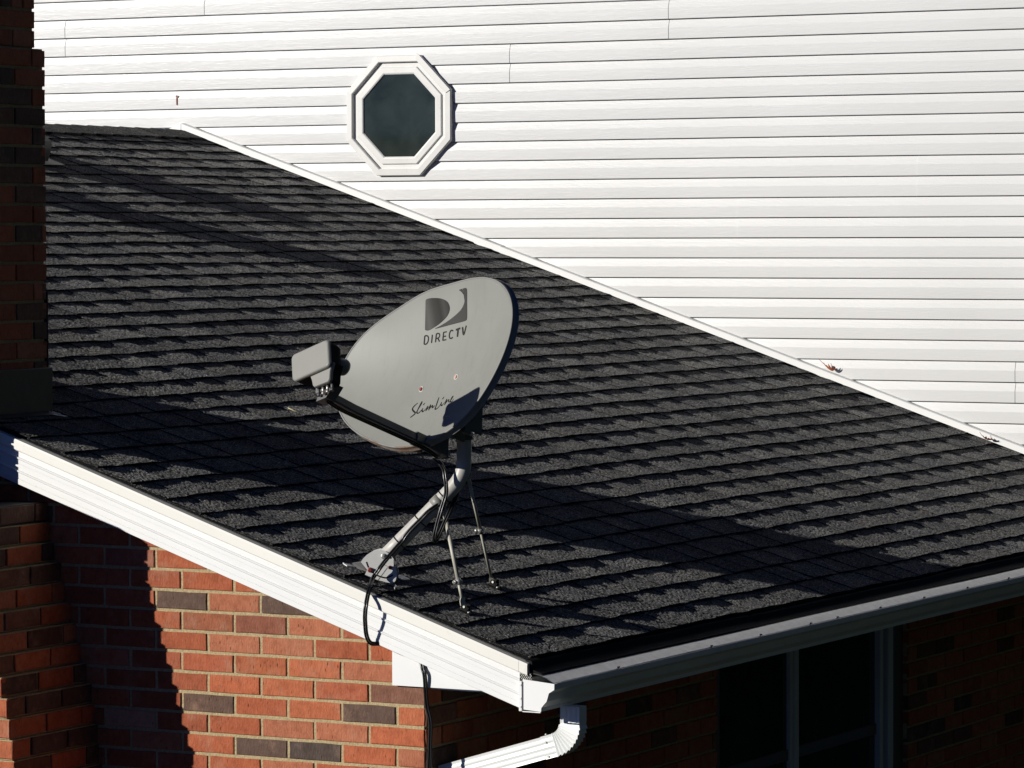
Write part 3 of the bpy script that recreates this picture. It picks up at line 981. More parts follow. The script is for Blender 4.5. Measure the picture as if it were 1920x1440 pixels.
# metal apron at the foot of the downslope face
ap = MB()
zb_ = CY0*TT
ap.box((0.012, CY0 - 0.022, zb_ + 0.006), (CX1 + 0.012, CY0 - 0.006, zb_ + 0.160), None, 0.004)
ap.box((CX1 + 0.0055, CY0 - 0.005, zb_ + 0.03), (CX1 + 0.0115, CY1 + 0.02, zb_ + 0.42), None, 0.002)
ap.build("chimney_flashing", M["flash"], chimney)
am = MB()
am.loft([[rp(x, s, h) for s, h in (((CY0 - 0.045)/CT, 0.013), ((CY0 + 0.03)/CT, 0.016), ((CY0 + 0.03)/CT, 0.0175), ((CY0 - 0.045)/CT, 0.0145))] for x in (0.02, CX1 + 0.008)])
am.build("apron_flange", M["flash"], chimney)
cc = MB()
zt_ = zs + BL + 5*CH
cc.box((CX0 - 0.03, CY0 - 0.03, zt_ + 0.001), (CX1 + 0.03, CY1 + 0.03, zt_ + 0.07), None, 0.012)
cc.build("chimney_cap", M["mortar"], chimney)
cf = MB()
cf.box((CX0 + 0.16, CY0 + 0.15, zt_ + 0.071), (CX1 - 0.16, CY1 - 0.15, zt_ + 0.33), None, 0.012)
cf.build("flue", M["clay"], chimney)

# ================================================================ SIDED HOUSE
white = thing("sided_house", "tall white house with horizontal vinyl siding behind the dark roof", "house", (L + 3.5, 5.0, GROUND))
EXPO = 0.0977
Z0S = 0.5176 - EXPO*40
sd = MB()
YA, YB_ = -0.16, 12.6
ZTOP = 4.6
# lap profile: (height fraction, depth toward the camera)
lp = [(0.0, 0.0002), (0.0, 0.0122), (0.02, 0.0130), (0.30, 0.0138), (0.545, 0.0142), (0.56, 0.0137), (0.78, 0.0070), (0.945, 0.0022), (0.950, -0.0050), (1.0, -0.0050)]
seams = {59: [5.3601], 60: [5.3601], 57: [6.2454], 58: [6.2454], 56: [3.5442], 55: [3.5442], 58.5: [], 49: [1.342], 50: [1.342], 47: [2.2831], 48: [2.2831], 41: [0.8476], 42: [0.8476]}
ncourse = int((ZTOP - Z0S)/EXPO) + 1
rs = random.Random(17)
pair_seams = {}
def seam_of(z):
    return int((z - Z0S)/EXPO)
fixed = {}
for (yv, zv, kind_) in ((5.3601, 2.5087, 'd'), (6.2454, 2.4073, 'd'), (3.5442, 2.173, 'd'), (2.657, 2.3615, 'd'), (1.342, 1.5896, 'l'), (2.2831, 1.3648, 'l'), (0.8476, 0.682, 'd')):
    fixed.setdefault((seam_of(zv + 0.0))//2, []).append((yv, kind_))
for k in range(ncourse):
    pk = k//2
    st = fixed.get(pk)
    if st:
        cuts = sorted(y for y, _ in st)
        kinds = {y: t for y, t in st}
    else:
        y = YA + 0.8 + (pk*1.37) % 2.6
        cuts = [yy for yy in (7.4 + (pk*1.37) % 2.6,)]
        kinds = {yy: 'd' for yy in cuts}
    # panels lap: the panel on one side of a seam stands 2 mm proud of the other
    edges = [YA] + cuts + [YB_]
    level = 0.0
    levels = [0.0]
    for c_ in cuts:
        levels.append(levels[-1] + (0.0021 if kinds[c_] == 'd' else -0.0021))
    mn = min(levels)
    wob = rs.uniform(-0.0007, 0.0007)
    for a, b, lv in zip(edges, edges[1:], levels):
        o = lv - mn
        n = max(2, int((b - a)/0.35))
        R = []
        for i in range(n + 1):
            y = a + (b - a)*i/n
            w = 0.0012*noise.noise(Vector((y*0.6, k*0.31, 7.0))) + wob
            R.append([sd.vert((L + 0.014 - d - o - w, y, Z0S + EXPO*(k + f))) for f, d in lp])
        for A, B in zip(R, R[1:]):
            for q in range(len(lp) - 1):
                sd.sm = False
                sd.face((A[q], B[q], B[q+1], A[q+1]))
        sd.sm = False
        # cut ends of a proud panel
        for e, rr_ in ((a, R[0]), (b, R[-1])):
            if YA < e < YB_ and o > 0:
                front = [sd.vert(sd.v[i]) for i in rr_]
                back = [sd.vert((sd.v[i][0] + o + 0.001, sd.v[i][1], sd.v[i][2])) for i in rr_]
                for q in range(len(lp) - 1):
                    f = (front[q], front[q+1], back[q+1], back[q])
                    sd.face(f if e == a else f[::-1])
sd.build("siding_wall", M["siding"], white)
bw = MB(); bw.box((L + 0.030, YA + 0.01, GROUND), (L + 7.5, YB_ - 0.01, ZTOP)); bw.build("house_body", M["siding"], white)
tr = MB()
tr.loft([[(x, YA - 0.4, ZTOP - 0.02), (x, (YA + YB_)/2, ZTOP + 3.0), (x, YB_ + 0.4, ZTOP - 0.02), (x, YB_ + 0.4, ZTOP - 0.2), (x, YA - 0.4, ZTOP - 0.2)] for x in (L + 0.05, L + 7.8)] if False else
        [[(L - 0.12, y, ZTOP + 0.001), (L + 3.75, y, ZTOP + 1.5), (L + 7.7, y, ZTOP + 0.001), (L + 7.7, y, ZTOP + 0.15), (L + 3.75, y, ZTOP + 1.68), (L - 0.12, y, ZTOP + 0.15)] for y in (YA - 0.3, YB_ + 0.3)])
tr.build("roof", M["roofdark"], white)

# octagon window
OC = (4.178, 1.925)
def octo(r, x, cy=OC[0], cz=OC[1], up=0.0):
    R_ = r/math.cos(math.pi/8)
    pts = []
    for k in range(8):
        a = math.pi/8 + k*math.pi/4
        pts.append((x, cy + R_*math.cos(a), cz + R_*math.sin(a)))
    return pts
def rings(mb, lst, cap_last=False):
    R = [[mb.vert(p) for p in octo(r, L + 0.004 - d)] for r, d in lst]
    for A, B in zip(R, R[1:]):
        for k in range(8):
            mb.face((A[k], A[(k+1) % 8], B[(k+1) % 8], B[k]))
    if cap_last: mb.face(R[-1])
ot = MB()
rings(ot, [(0.306, -0.02), (0.306, 0.0225), (0.303, 0.0258), (0.276, 0.0268), (0.272, 0.0240), (0.272, 0.0195), (0.270, 0.0190), (0.270, -0.03)])
# lapped tip of the upper right trim strip
R_ = 0.306/math.cos(math.pi/8)
a = math.pi/8 + 2*math.pi/4
p1 = Vector((L - 0.0305, OC[0] + R_*math.cos(a), OC[1] + R_*math.sin(a)))
a3 = math.pi/8 + 3*math.pi/4
p2 = Vector((L - 0.0305, OC[0] + R_*math.cos(a3), OC[1] + R_*math.sin(a3)))
octw = ot.build("octagon_window", M["wtrim"], white)
tp = MB()
# upper right flat runs between vertices at 67.5 and 22.5 degrees on the -y side
va = math.radians(112.5); vb = math.radians(157.5)
A_ = Vector((0, OC[0] + R_*math.cos(va), OC[1] + R_*math.sin(va))); B_ = Vector((0, OC[0] + R_*math.cos(vb), OC[1] + R_*math.sin(vb)))
dr = (A_ - B_).normalized(); nr = Vector((0, -dr.z, dr.y)); 
cen = Vector((0, OC[0], OC[1]))
if (A_ - cen).dot(nr) < 0: nr = -nr
q = [B_ - nr*0.001, A_ + dr*0.012 - nr*0.001, A_ + dr*0.004 - nr*0.030, B_ - nr*0.030 + dr*0.006]
tp.loft([[(L + 0.004 - h, v_.y, v_.z) for v_ in q] for h in (0.0271, 0.0300)])
tp.build("trim_strip", M["wtrim"], octw)
os_ = MB()
rings(os_, [(0.2695, -0.004), (0.2695, 0.0088), (0.2471, 0.0088)])
rings(os_, [(0.2470, -0.03), (0.2470, 0.0155), (0.244, 0.0178), (0.219, 0.0185), (0.2155, 0.0180), (0.2145, 0.0165), (0.2125, 0.0165), (0.2115, 0.0130), (0.2098, 0.0125), (0.2090, 0.006)])
os_.build("sash", M["wtrim"], octw)
og = MB()
rings(og, [(0.2095, 0.005), (0.2089, 0.0095)], True)
og.build("pane", M["glass"], octw)
ob = MB()
ob.poly(octo(0.271, L + 0.004 + 0.012)); ob.build("frame_back", M["stone"], octw)

# ================================================================ SATELLITE DISH
DC = Vector((0.1652, 0.4613, 0.9176))
DU = Vector((-0.2037, -0.9301, 0.3055)).normalized()
DN = Vector((-0.8780, 0.3116, 0.3633)); DN = (DN - DU*DN.dot(DU)).normalized()
DV = DN.cross(DU).normalized()
KD = 0.9923
def dp(u, v, n=0.0):
    return DC + (DU*u + DV*v + DN*n)*KD
DF = Matrix.Translation(DC) @ Matrix(((DU.x, DV.x, DN.x, 0), (DU.y, DV.y, DN.y, 0), (DU.z, DV.z, DN.z, 0), (0, 0, 0, 1))) @ Matrix.Scale(KD, 4)
OUTF = [0.3273, -0.0016, -0.0086, 0.0616, -0.0017, -0.0081, 0.0149, 0.0092, 0.0013, -0.0032, 0.0062]
def rad(t):
    s = OUTF[0]
    for m in range(1, 6): s += OUTF[2*m-1]*math.cos(m*t) + OUTF[2*m]*math.sin(m*t)
    return s
SAG = 0.055
def sag(u, v):
    return -SAG*(1 - min(1.0, (math.hypot(u, v)/rad(math.atan2(v, u)))**2))

dish = thing("satellite_dish", "grey oval satellite dish on a bent steel mast braced to the dark shingle roof", "satellite dish", tuple(rp(0.16, 0.62/CT, 0)))

rf = MB(); rf.sm = True
NT, NR = 120, 26
ctr = rf.vert(dp(0, 0, -SAG))
prev = None
def ring_pts(fn):
    return [rf.vert(fn(2*math.pi*i/NT)) for i in range(NT)]
for k in range(1, NR + 1):
    rho = k/NR*0.988
    r_ = ring_pts(lambda t: dp(rad(t)*rho*math.cos(t), rad(t)*rho*math.sin(t), -SAG*(1 - rho*rho)))
    if prev is None:
        for i in range(NT): rf.face((ctr, r_[i], r_[(i+1) % NT]))
    else:
        for i in range(NT): rf.face((prev[i], r_[i], r_[(i+1) % NT], prev[(i+1) % NT]))
    prev = r_
# back skin
bprev = None
ctr2 = rf.vert(dp(0, 0, -SAG - 0.004))
for k in range(1, NR + 1):
    rho = k/NR*0.985
    r_ = ring_pts(lambda t: dp(rad(t)*rho*math.cos(t), rad(t)*rho*math.sin(t), -SAG*(1 - rho*rho) - 0.004))
    if bprev is None:
        for i in range(NT): rf.face((ctr2, r_[(i+1) % NT], r_[i]))
    else:
        for i in range(NT): rf.face((bprev[(i+1) % NT], r_[(i+1) % NT], r_[i], bprev[i]))
    bprev = r_
reflector = rf.build("reflector", M["dish"], dish)
# rolled rim: front bead, flange going back, thin outer lip
rm = MB(); rm.sm = True
sec = [(-0.0045, -0.004), (-0.003, 0.0005), (0.0, 0.0012), (0.0018, -0.001), (0.0022, -0.006), (0.0026, -0.0200), (0.0060, -0.0225), (0.0066, -0.0245), (0.0058, -0.0255), (0.0012, -0.0250), (-0.0004, -0.020), (-0.0012, -0.008), (-0.0045, -0.0085)]
rr_ = []
for i in range(NT):
    t = 2*math.pi*i/NT
    a, b = rad(t - 0.01), rad(t + 0.01)
    tang = Vector((b*math.cos(t + .01) - a*math.cos(t - .01), b*math.sin(t + .01) - a*math.sin(t - .01))).normalized()
    nrm = Vector((tang.y, -tang.x))
    p = Vector((rad(t)*math.cos(t), rad(t)*math.sin(t)))
    rr_.append([rm.vert(dp(p.x + nrm.x*o, p.y + nrm.y*o, h)) for o, h in sec])
for i in range(NT):
    A, B = rr_[i], rr_[(i+1) % NT]
    for q in range(len(sec)):
        rm.face((A[q], A[(q+1) % len(sec)], B[(q+1) % len(sec)], B[q]))
rm.build("rim", M["rim"], reflector)

# printed marks on the reflector
def ribbon(mb, strokes, off, dense=4, soft=True):
    for st in strokes:
        P = [Vector((u, v, w)) for u, v, w in st]
        pts = spline(P, dense) if (soft and len(P) > 2) else P
        L_, R2 = [], []
        for i, p in enumerate(pts):
            a = pts[max(0, i-1)]; b = pts[min(len(pts)-1, i+1)]
            d = Vector((b.x - a.x, b.y - a.y))
            if d.length < 1e-9: d = Vector((1, 0))
            d.normalize(); n = Vector((-d.y, d.x))
            w = max(p.z*1.12, 0.0006)
            for lst, s in ((L_, 1), (R2, -1)):
                u, v = p.x + n.x*w*s, p.y + n.y*w*s
                lst.append(mb.vert(dp(u, v, sag(u, v) + off)))
        for i in range(len(pts) - 1):
            mb.face((L_[i], R2[i], R2[i+1], L_[i+1]))
def filled(mb, outline, off, colour):
    """polygon printed on the curved face, cut into small strips so that it follows the curve"""
    P = [Vector((p[0], p[1], 0)) for p in spline([(*p, 0) for p in outline + [outline[0]]], 5)]
    us = [p.x for p in P]; u0, u1 = min(us), max(us)
    n = 60
    for i in range(n):
        a, b = u0 + (u1 - u0)*i/n, u0 + (u1 - u0)*(i+1)/n
        def cross(x):
            r = []
            for p, q in zip(P, P[1:] + P[:1]):
                if (p.x - x)*(q.x - x) < 0 or (p.x == x and q.x != x):
                    t = (x - p.x)/(q.x - p.x); r.append(p.y + (q.y - p.y)*t)
            return sorted(r)
        ca, cb = cross(a + 1e-6), cross(b - 1e-6)
        m = min(len(ca), len(cb))//2
        for k in range(m):
            lo_a, hi_a, lo_b, hi_b = ca[2*k], ca[2*k+1], cb[2*k], cb[2*k+1]
            mb.col = colour((a + b)/2)
            s = 6
            for q in range(s):
                def pt(u, lo, hi, f):
                    v = lo + (hi - lo)*f
                    return dp(u, v, sag(u, v) + off)
                mb.poly([pt(a, lo_a, hi_a, q/s), pt(b, lo_b, hi_b, q/s), pt(b, lo_b, hi_b, (q+1)/s), pt(a, lo_a, hi_a, (q+1)/s)])
SCRIPT= [[[-0.0687,-0.1099,0.00079],[-0.0746,-0.1128,0.00106],[-0.0819,-0.1175,0.00159],[-0.0872,-0.1234,0.00185],[-0.0877,-0.129,0.00203],[-0.0811,-0.1379,0.0023],[-0.0729,-0.1457,0.00203],[-0.0734,-0.1509,0.00185],[-0.0806,-0.1552,0.00185],[-0.0899,-0.1599,0.00115]],[[-0.0692,-0.1463,0.00044],[-0.0651,-0.1438,0.00062],[-0.0606,-0.1345,0.00066],[-0.0536,-0.1229,0.00088],[-0.0507,-0.1164,0.00106],[-0.0507,-0.1101,0.00115],[-0.0547,-0.1173,0.00194],[-0.0588,-0.1266,0.00177],[-0.0631,-0.1369,0.0015],[-0.0654,-0.1448,0.00177],[-0.0627,-0.1511,0.00194],[-0.0554,-0.1521,0.0015],[-0.0483,-0.1468,0.00097],[-0.0403,-0.1397,0.00079]],[[-0.0412,-0.1384,0.00097],[-0.043,-0.1463,0.00177],[-0.0384,-0.1529,0.00194],[-0.032,-0.1493,0.00088],[-0.0259,-0.1443,0.00062],[-0.019,-0.1369,0.00088],[-0.0211,-0.1437,0.00194],[-0.0257,-0.155,0.00106]],[[-0.0368,-0.1196,0.00071],[-0.042,-0.1262,0.00177]],[[-0.0253,-0.1541,0.00079],[-0.0136,-0.144,0.00079],[-0.0076,-0.1353,0.00088],[-0.0086,-0.1445,0.00194],[-0.0125,-0.1561,0.00106]],[[-0.0123,-0.1545,0.00079],[-0.0004,-0.1424,0.00097],[0.0033,-0.1421,0.00115],[0.0022,-0.1481,0.00177],[0.0052,-0.1512,0.00177],[0.0142,-0.1457,0.00044]],[[0.0266,-0.1192,0.00106],[0.023,-0.1348,0.00177],[0.0202,-0.1498,0.00168],[0.018,-0.1587,0.00177],[0.021,-0.1629,0.00177],[0.0295,-0.1615,0.00124],[0.038,-0.1548,0.00079],[0.0442,-0.1436,0.00097],[0.0431,-0.1523,0.00177],[0.0478,-0.1579,0.00194],[0.0545,-0.1541,0.00079],[0.0611,-0.1489,0.00062],[0.068,-0.1397,0.00097],[0.0659,-0.1475,0.00194],[0.0615,-0.1608,0.00106]],[[0.0511,-0.126,0.00088],[0.0455,-0.1328,0.00177]],[[0.0623,-0.1589,0.00062],[0.0749,-0.1464,0.00106],[0.0797,-0.1471,0.00132],[0.0792,-0.1533,0.0015],[0.0841,-0.1566,0.0015],[0.0901,-0.154,0.00071],[0.0949,-0.1462,0.00088],[0.0979,-0.1394,0.00132],[0.0925,-0.1422,0.00141],[0.0888,-0.1514,0.0015],[0.09,-0.1587,0.00159],[0.097,-0.1597,0.00106],[0.1044,-0.1518,0.00053]]]
CAPS= [[[-0.0472,0.1239,0.00207],[-0.0536,0.0976,0.00207]],[[-0.0472,0.1239,0.00188],[-0.0365,0.1212,0.00188],[-0.0324,0.1126,0.00188],[-0.037,0.0998,0.00188],[-0.0454,0.0956,0.00188],[-0.0536,0.0976,0.00188]],[[-0.0142,0.1183,0.00207],[-0.0212,0.0921,0.00207]],[[0.0036,0.1159,0.00207],[-0.0035,0.0892,0.00207]],[[0.0036,0.1159,0.00188],[0.0143,0.114,0.00188],[0.0179,0.1065,0.00188],[0.0117,0.0999,0.00188],[-0.0002,0.101,0.00188]],[[0.0084,0.0997,0.00188],[0.0147,0.0862,0.00207]],[[0.0368,0.1116,0.00207],[0.0297,0.085,0.00207]],[[0.0366,0.1107,0.00169],[0.0506,0.1083,0.00169]],[[0.0331,0.0971,0.00169],[0.0458,0.0954,0.00169]],[[0.0297,0.0854,0.00169],[0.0457,0.0832,0.00169]],[[0.0795,0.1017,0.00188],[0.0737,0.1061,0.00207],[0.0666,0.1043,0.00207],[0.0611,0.095,0.00207],[0.0612,0.0853,0.00207],[0.0668,0.0806,0.00207],[0.076,0.0811,0.00188]],[[0.0925,0.1015,0.00264],[0.1129,0.1005,0.00264]],[[0.1028,0.1008,0.0032],[0.0972,0.0763,0.00282]],[[0.1235,0.1007,0.00301],[0.127,0.0734,0.00264],[0.1421,0.0999,0.00226]]]
EMB_A=[[-0.0194,0.2305],[-0.0137,0.2342],[0.0021,0.2328],[0.0225,0.2277],[0.0475,0.2186],[0.0663,0.2068],[0.0766,0.1941],[0.0789,0.18],[0.0745,0.1698],[0.0621,0.1581],[0.0438,0.1501],[0.0203,0.1436],[-0.005,0.1394],[-0.0214,0.1373],[-0.0332,0.1378],[-0.0406,0.1409],[-0.0422,0.1463],[-0.0321,0.1883]]
EMB_B=[[0.132,0.2197],[0.1484,0.2183],[0.1646,0.2161],[0.1679,0.2132],[0.1676,0.2057],[0.157,0.1671],[0.1484,0.1228],[0.1443,0.1182],[0.1355,0.1171],[0.0886,0.1233],[0.0426,0.1287],[-0.0005,0.1341],[0.0274,0.1365],[0.0613,0.1407],[0.0988,0.1487],[0.1259,0.1577],[0.1411,0.1684],[0.1489,0.1793],[0.151,0.1901],[0.1476,0.2026],[0.1408,0.2122]]
PLATE= [[-0.0604, 0.0613], [-0.0528, 0.0727], [-0.0402, 0.0853], [-0.0237, 0.0954], [-0.0048, 0.1005], [0.0128, 0.0987], [0.0291, 0.0906], [0.0391, 0.0806], [0.0454, 0.0719], [0.0453, 0.0568], [0.0503, 0.0418], [0.0553, 0.0268], [0.0552, 0.0168], [0.0514, 0.0017], [0.0413, -0.0084], [0.04, -0.0146], [0.0424, -0.0259], [0.0349, -0.0247], [0.0148, -0.0135], [0.0123, -0.0073], [0.0104, -0.011], [-0.0078, -0.0023], [-0.0179, 0.0014], [-0.0317, 0.0088], [-0.0405, 0.0188], [-0.0417, 0.0163], [-0.0474, 0.0207], [-0.0404, 0.0364]]
CABLE= [[0.2286, 0.45, 0.597], [0.2236, 0.4361, 0.5856], [0.2099, 0.4172, 0.568], [0.2025, 0.4092, 0.5454], [0.1994, 0.4037, 0.5193], [0.1993, 0.4037, 0.4971], [0.197, 0.4094, 0.4748], [0.1882, 0.4172, 0.4392], [0.1833, 0.4287, 0.3946], [0.1803, 0.4358, 0.3586], [0.1854, 0.4368, 0.3411], [0.2029, 0.4338, 0.3571], [0.2188, 0.4219, 0.3975], [0.2344, 0.4108, 0.4363], [0.2592, 0.4035, 0.4745], [0.2702, 0.403, 0.4927], [0.2689, 0.4062, 0.5022], [0.2557, 0.4116, 0.4973], [0.2419, 0.4187, 0.4854], [0.2147, 0.4317, 0.4636], [0.1904, 0.4633, 0.4359], [0.1805, 0.4867, 0.4106], [0.1679, 0.5163, 0.3782], [0.1609, 0.5329, 0.3566], [0.1568, 0.5425, 0.3405], [0.1455, 0.5564, 0.3209], [0.1264, 0.5758, 0.2907], [0.1069, 0.5963, 0.2559], [0.0941, 0.6136, 0.2249]]
CABLE2= [[0.02, 0.5822, 0.2075], [-0.02, 0.5658, 0.1869], [-0.045, 0.5582, 0.1588], [-0.05, 0.56, 0.1253], [-0.045, 0.563, 0.0959], [-0.03, 0.5666, 0.0518], [-0.02, 0.5559, 0.0276], [0.006, 0.5300, 0.0230], [0.018, 0.4700, -0.0020], [0.019, 0.4150, -0.0180], [0.017, 0.3945, -0.0290], [0.012, 0.3856, -0.0502], [0.01, 0.3775, -0.075], [0.02, 0.3771, -0.1607], [0.02, 0.3644, -0.2159], [0.02, 0.3647, -0.2736], [0.02, 0.3683, -0.3586], [0.02, 0.3708, -0.4657]]
def grad(stops):
    def f(u):
        for (a, ca), (b, cb) in zip(stops, stops[1:]):
            if a <= u <= b:
                t = (u - a)/(b - a); g = ca + (cb - ca)*t
                return (g, g*0.985, g*0.93, 1)
        g = stops[0][1] if u < stops[0][0] else stops[-1][1]
        return (g, g*0.985, g*0.93, 1)
    return f
em = MB()
filled(em, EMB_A, 0.0012, grad([(-0.045, 0.070), (-0.02, 0.095), (0.008, 0.050), (0.035, 0.036), (0.055, 0.060), (0.08, 0.036)]))
filled(em, EMB_B, 0.0012, grad([(0.0, 0.058), (0.09, 0.066), (0.17, 0.052)]))
em.build("emblem", M["logo"], reflector)
lt = MB(); lt.col = (0.032, 0.032, 0.028, 1)
ribbon(lt, CAPS, 0.0012, 4)
lt.build("capital_lettering", M["logo"], reflector)
ls = MB(); ls.col = (0.014, 0.015, 0.013, 1)
ribbon(ls, SCRIPT, 0.0012, 5)
ls.build("script_lettering", M["logo"], reflector)
def stud(name, u, v, mat, r=0.0085, h=0.005):
    m = MB()
    s0 = sag(u, v)
    m.tube([dp(u, v, s0 - 0.002), dp(u, v, s0 + h*0.6), dp(u, v, s0 + h)], [r, r*0.97, r*0.72], 14)
    c = m.build(name, mat, reflector)
    w = MB()
    w.tube([dp(u, v, s0 - 0.002), dp(u, v, s0 + 0.0012)], [r*1.45, r*1.45], 16)
    w.build("washer", M["steel"], reflector)
stud("bolt_cap", -0.0623, -0.0607, M["red"], 0.0068)
stud("bolt_cap", 0.0978, -0.0681, M["pale"], 0.0064)
m = MB(); s0 = sag(0.0976, -0.2347)
m.tube([dp(0.0976 + 0.013*math.cos(t), -0.2347 + 0.016*math.sin(t), s0 + 0.0008) for t in [2*math.pi*i/20 for i in range(21)]], 0.0009, 6, cap=False)
m.build("worn_ring", M["steel"], reflector)

# feed arm
ar = MB()
aw = 0.0148
def arm_sec(n, v, w=aw, h=aw):
    b = 0.004
    return [dp(a, v + c_, n) for a, c_ in ((-w + b, -h), (w - b, -h), (w, -h + b), (w, h - b), (w - b, h), (-w + b, h), (-w, h - b), (-w, -h + b))]
vA = -0.283
ar.loft([arm_sec(0.452, vA + 0.020), arm_sec(0.40, vA + 0.006), arm_sec(0.30, vA), arm_sec(0.0, vA), arm_sec(-0.055, vA)])
arm = ar.build("feed_arm", M["arm"], dish)
ck = MB()
ck.loft([arm_sec(0.035, vA, 0.0195, 0.0185), arm_sec(-0.085, vA, 0.0195, 0.0185)])
ck.build("arm_socket", M["bracket"], arm)
cl = MB()
cl.loft([arm_sec(-0.0855, vA, 0.0165, 0.0165), arm_sec(-0.105, vA, 0.010, 0.010)])
cl.build("end_plug", M["black"], arm)
for n_, u_ in ((0.012, -0.0196), (-0.045, -0.0196)):
    sc = MB()
    sc.tube([dp(u_, vA + 0.004, n_), dp(u_ - 0.003, vA + 0.004, n_)], 0.0035, 8)
    sc.build("screw", M["zinc"], arm)

# LNB head
lb = MB()
def rrect(u0, u1, v0, v1, r, n=4, tl=None):
    pts = []
    for (cu, cv, a0) in ((u1 - r, v1 - r, 0), (u0 + r, v1 - r, 90), (u0 + r, v0 + r, 180), (u1 - r, v0 + r, 270)):
        for k in range(n + 1):
            a = math.radians(a0 + 90*k/n); pts.append((cu + r*math.cos(a), cv + r*math.sin(a)))
    return pts
lb.sm = False
def body(o, hs):
    lb.loft([[dp(u*s + ou, v*s2 + ov, h) for u, v in o] for h, s, s2, ou, ov in hs])
U0, U1, V0_, V1_ = -0.094, 0.075, -0.226, -0.128
cu, cv = (U0 + U1)/2, (V0_ + V1_)/2
o = [(a - cu, b - cv) for a, b in rrect(U0, U1, V0_, V1_, 0.016)]
nb = 0.489
# shear so that the lower edge sits a little to the right, as the head is clocked on the arm
o = [(a - b*0.14, b + a*0.03) for a, b in o]
body(o, [(nb - 0.0125, 0.99, 0.99, cu, cv), (nb - 0.011, 1.0, 1.0, cu, cv), (nb - 0.006, 1.0, 1.0, cu, cv), (nb - 0.002, 0.975, 0.965, cu, cv), (nb, 0.94, 0.90, cu, cv)])
o2 = [(-0.030, -0.205), (-0.012, -0.240), (-0.005, -0.262), (0.002, -0.269), (0.066, -0.270), (0.072, -0.262), (0.072, -0.236), (0.080, -0.205)]
cu2, cv2 = 0.03, -0.237
oo = [(a - cu2, b - cv2) for a, b in o2]
body(oo, [(nb - 0.028, 0.98, 0.98, cu2, cv2), (nb - 0.026, 1, 1, cu2, cv2), (nb - 0.018, 1, 1, cu2, cv2), (nb - 0.014, 0.95, 0.95, cu2, cv2)])
lnb = lb.build("receiver_head", M["lnb"], dish)
mk = MB()
o = [(a, b) for a, b in o]
for f, (a, b, h0, h1) in enumerate(((0.0, 0.0, nb - 0.0425, nb - 0.050),)):
    pass
body_back = MB()
body_back.loft([[dp(u*s + cu, v*s + cv, h) for u, v in o] for h, s in ((nb - 0.0128, 0.985), (nb - 0.045, 0.975), (nb - 0.056, 0.95), (nb - 0.060, 0.88))])
body_back.loft([[dp(a, b, h) for a, b in o2] for h in (nb - 0.060, nb - 0.0282)])
body_back.build("head_casing", M["black"], lnb)  # black colour paints in the shade on the head's unlit sides
for u_, r_ in ((-0.055, 0.019), (-0.008, 0.024), (0.040, 0.022)):
    fh = MB(); fh.sm = True
    fh.tube([dp(u_, cv - 0.004, nb - 0.060), dp(u_, cv - 0.004, nb - 0.078), dp(u_, cv - 0.004, nb - 0.098), dp(u_, cv - 0.004, nb - 0.106)], [r_*0.9, r_, r_*1.25, r_*1.12], 20)
    fh.build("feed_horn", M["lnb"], lnb)
for i in range(4):
    cn = MB()
    u_ = 0.002 + i*0.020
    cn.tube([dp(u_, -0.267, nb - 0.034), dp(u_, -0.286, nb - 0.036)], 0.0048, 10)
    cn.tube([dp(u_, -0.286, nb - 0.036), dp(u_, -0.292, nb - 0.036)], 0.0062, 6)
    cn.build("connector", M["zinc"] if i in (1, 2) else M["bracket"], lnb)
pk = MB()
pk.loft([[dp(u, v, h) for u, v in ((-0.02, -0.300), (0.024, -0.300), (0.060, -0.262), (-0.002, -0.262))] for h in (nb - 0.085, nb - 0.046)])
pk.build("head_bracket", M["bracket"], lnb)

# mast and pivot foot
PD = Vector((0.3903, -0.9207, 0)); PN = Vector((-0.9207, -0.3903, 0))
PB = Vector((0.1558, 0.6218, 0.2109))
pole_pts = [(0.1593, 0.6135, 0.2833), (0.1939, 0.5320, 0.3715), (0.2432, 0.4155, 0.4992)]
pl_ = [Vector(p) for p in pole_pts]
bend = [Vector((0.2432, 0.4155, 0.4992)), Vector((0.2545, 0.3890, 0.5345)), Vector((0.2605, 0.3750, 0.5720)), Vector((0.2616, 0.3722, 0.6150)), Vector((0.2617, 0.3719, 0.7069)), Vector((0.2618, 0.3717, 0.775))]
path = [pl_[0], pl_[0].lerp(pl_[1], 0.5), pl_[1], pl_[1].lerp(pl_[2], 0.6)] + spline(bend, 7)
ms = MB(); ms.tube(path, 0.0240, 28)
mast = ms.build("mast", M["steel"], dish)
co = MB()
dcol = (pl_[2] - pl_[1]).normalized()
pc = pl_[1].lerp(pl_[2], 0.62)
co.tube([pc, pc + dcol*0.030], 0.0262, 28)
co.build("collar", M["lnb"], mast)
for f in (0.18, 0.50, 0.86):
    tk = MB()
    c = pl_[0].lerp(pl_[2], f + 0.06)
    n1 = PN; n2 = dcol.cross(n1).normalized()
    tk.tube([c + (n1*math.cos(t) + n2*math.sin(t))*0.0262 + n2*0.0 for t in [2*math.pi*i/24 for i in range(25)]], 0.0016, 6, cap=False)
    tk.build("cable_tie", M["black"], mast)

PF = Matrix.Translation(PB) @ Matrix(((PD.x, 0, PN.x, 0), (PD.y, 0, PN.y, 0), (0, 1, 0, 0), (0, 0, 0, 1)))
fp = MB()
fp.prism(PLATE, 0.028, 0.0305, PF)
fp.prism([(a, b) for a, b in PLATE], -0.0305, -0.028, PF)
foot = fp.build("foot_bracket", M["foot"], dish)
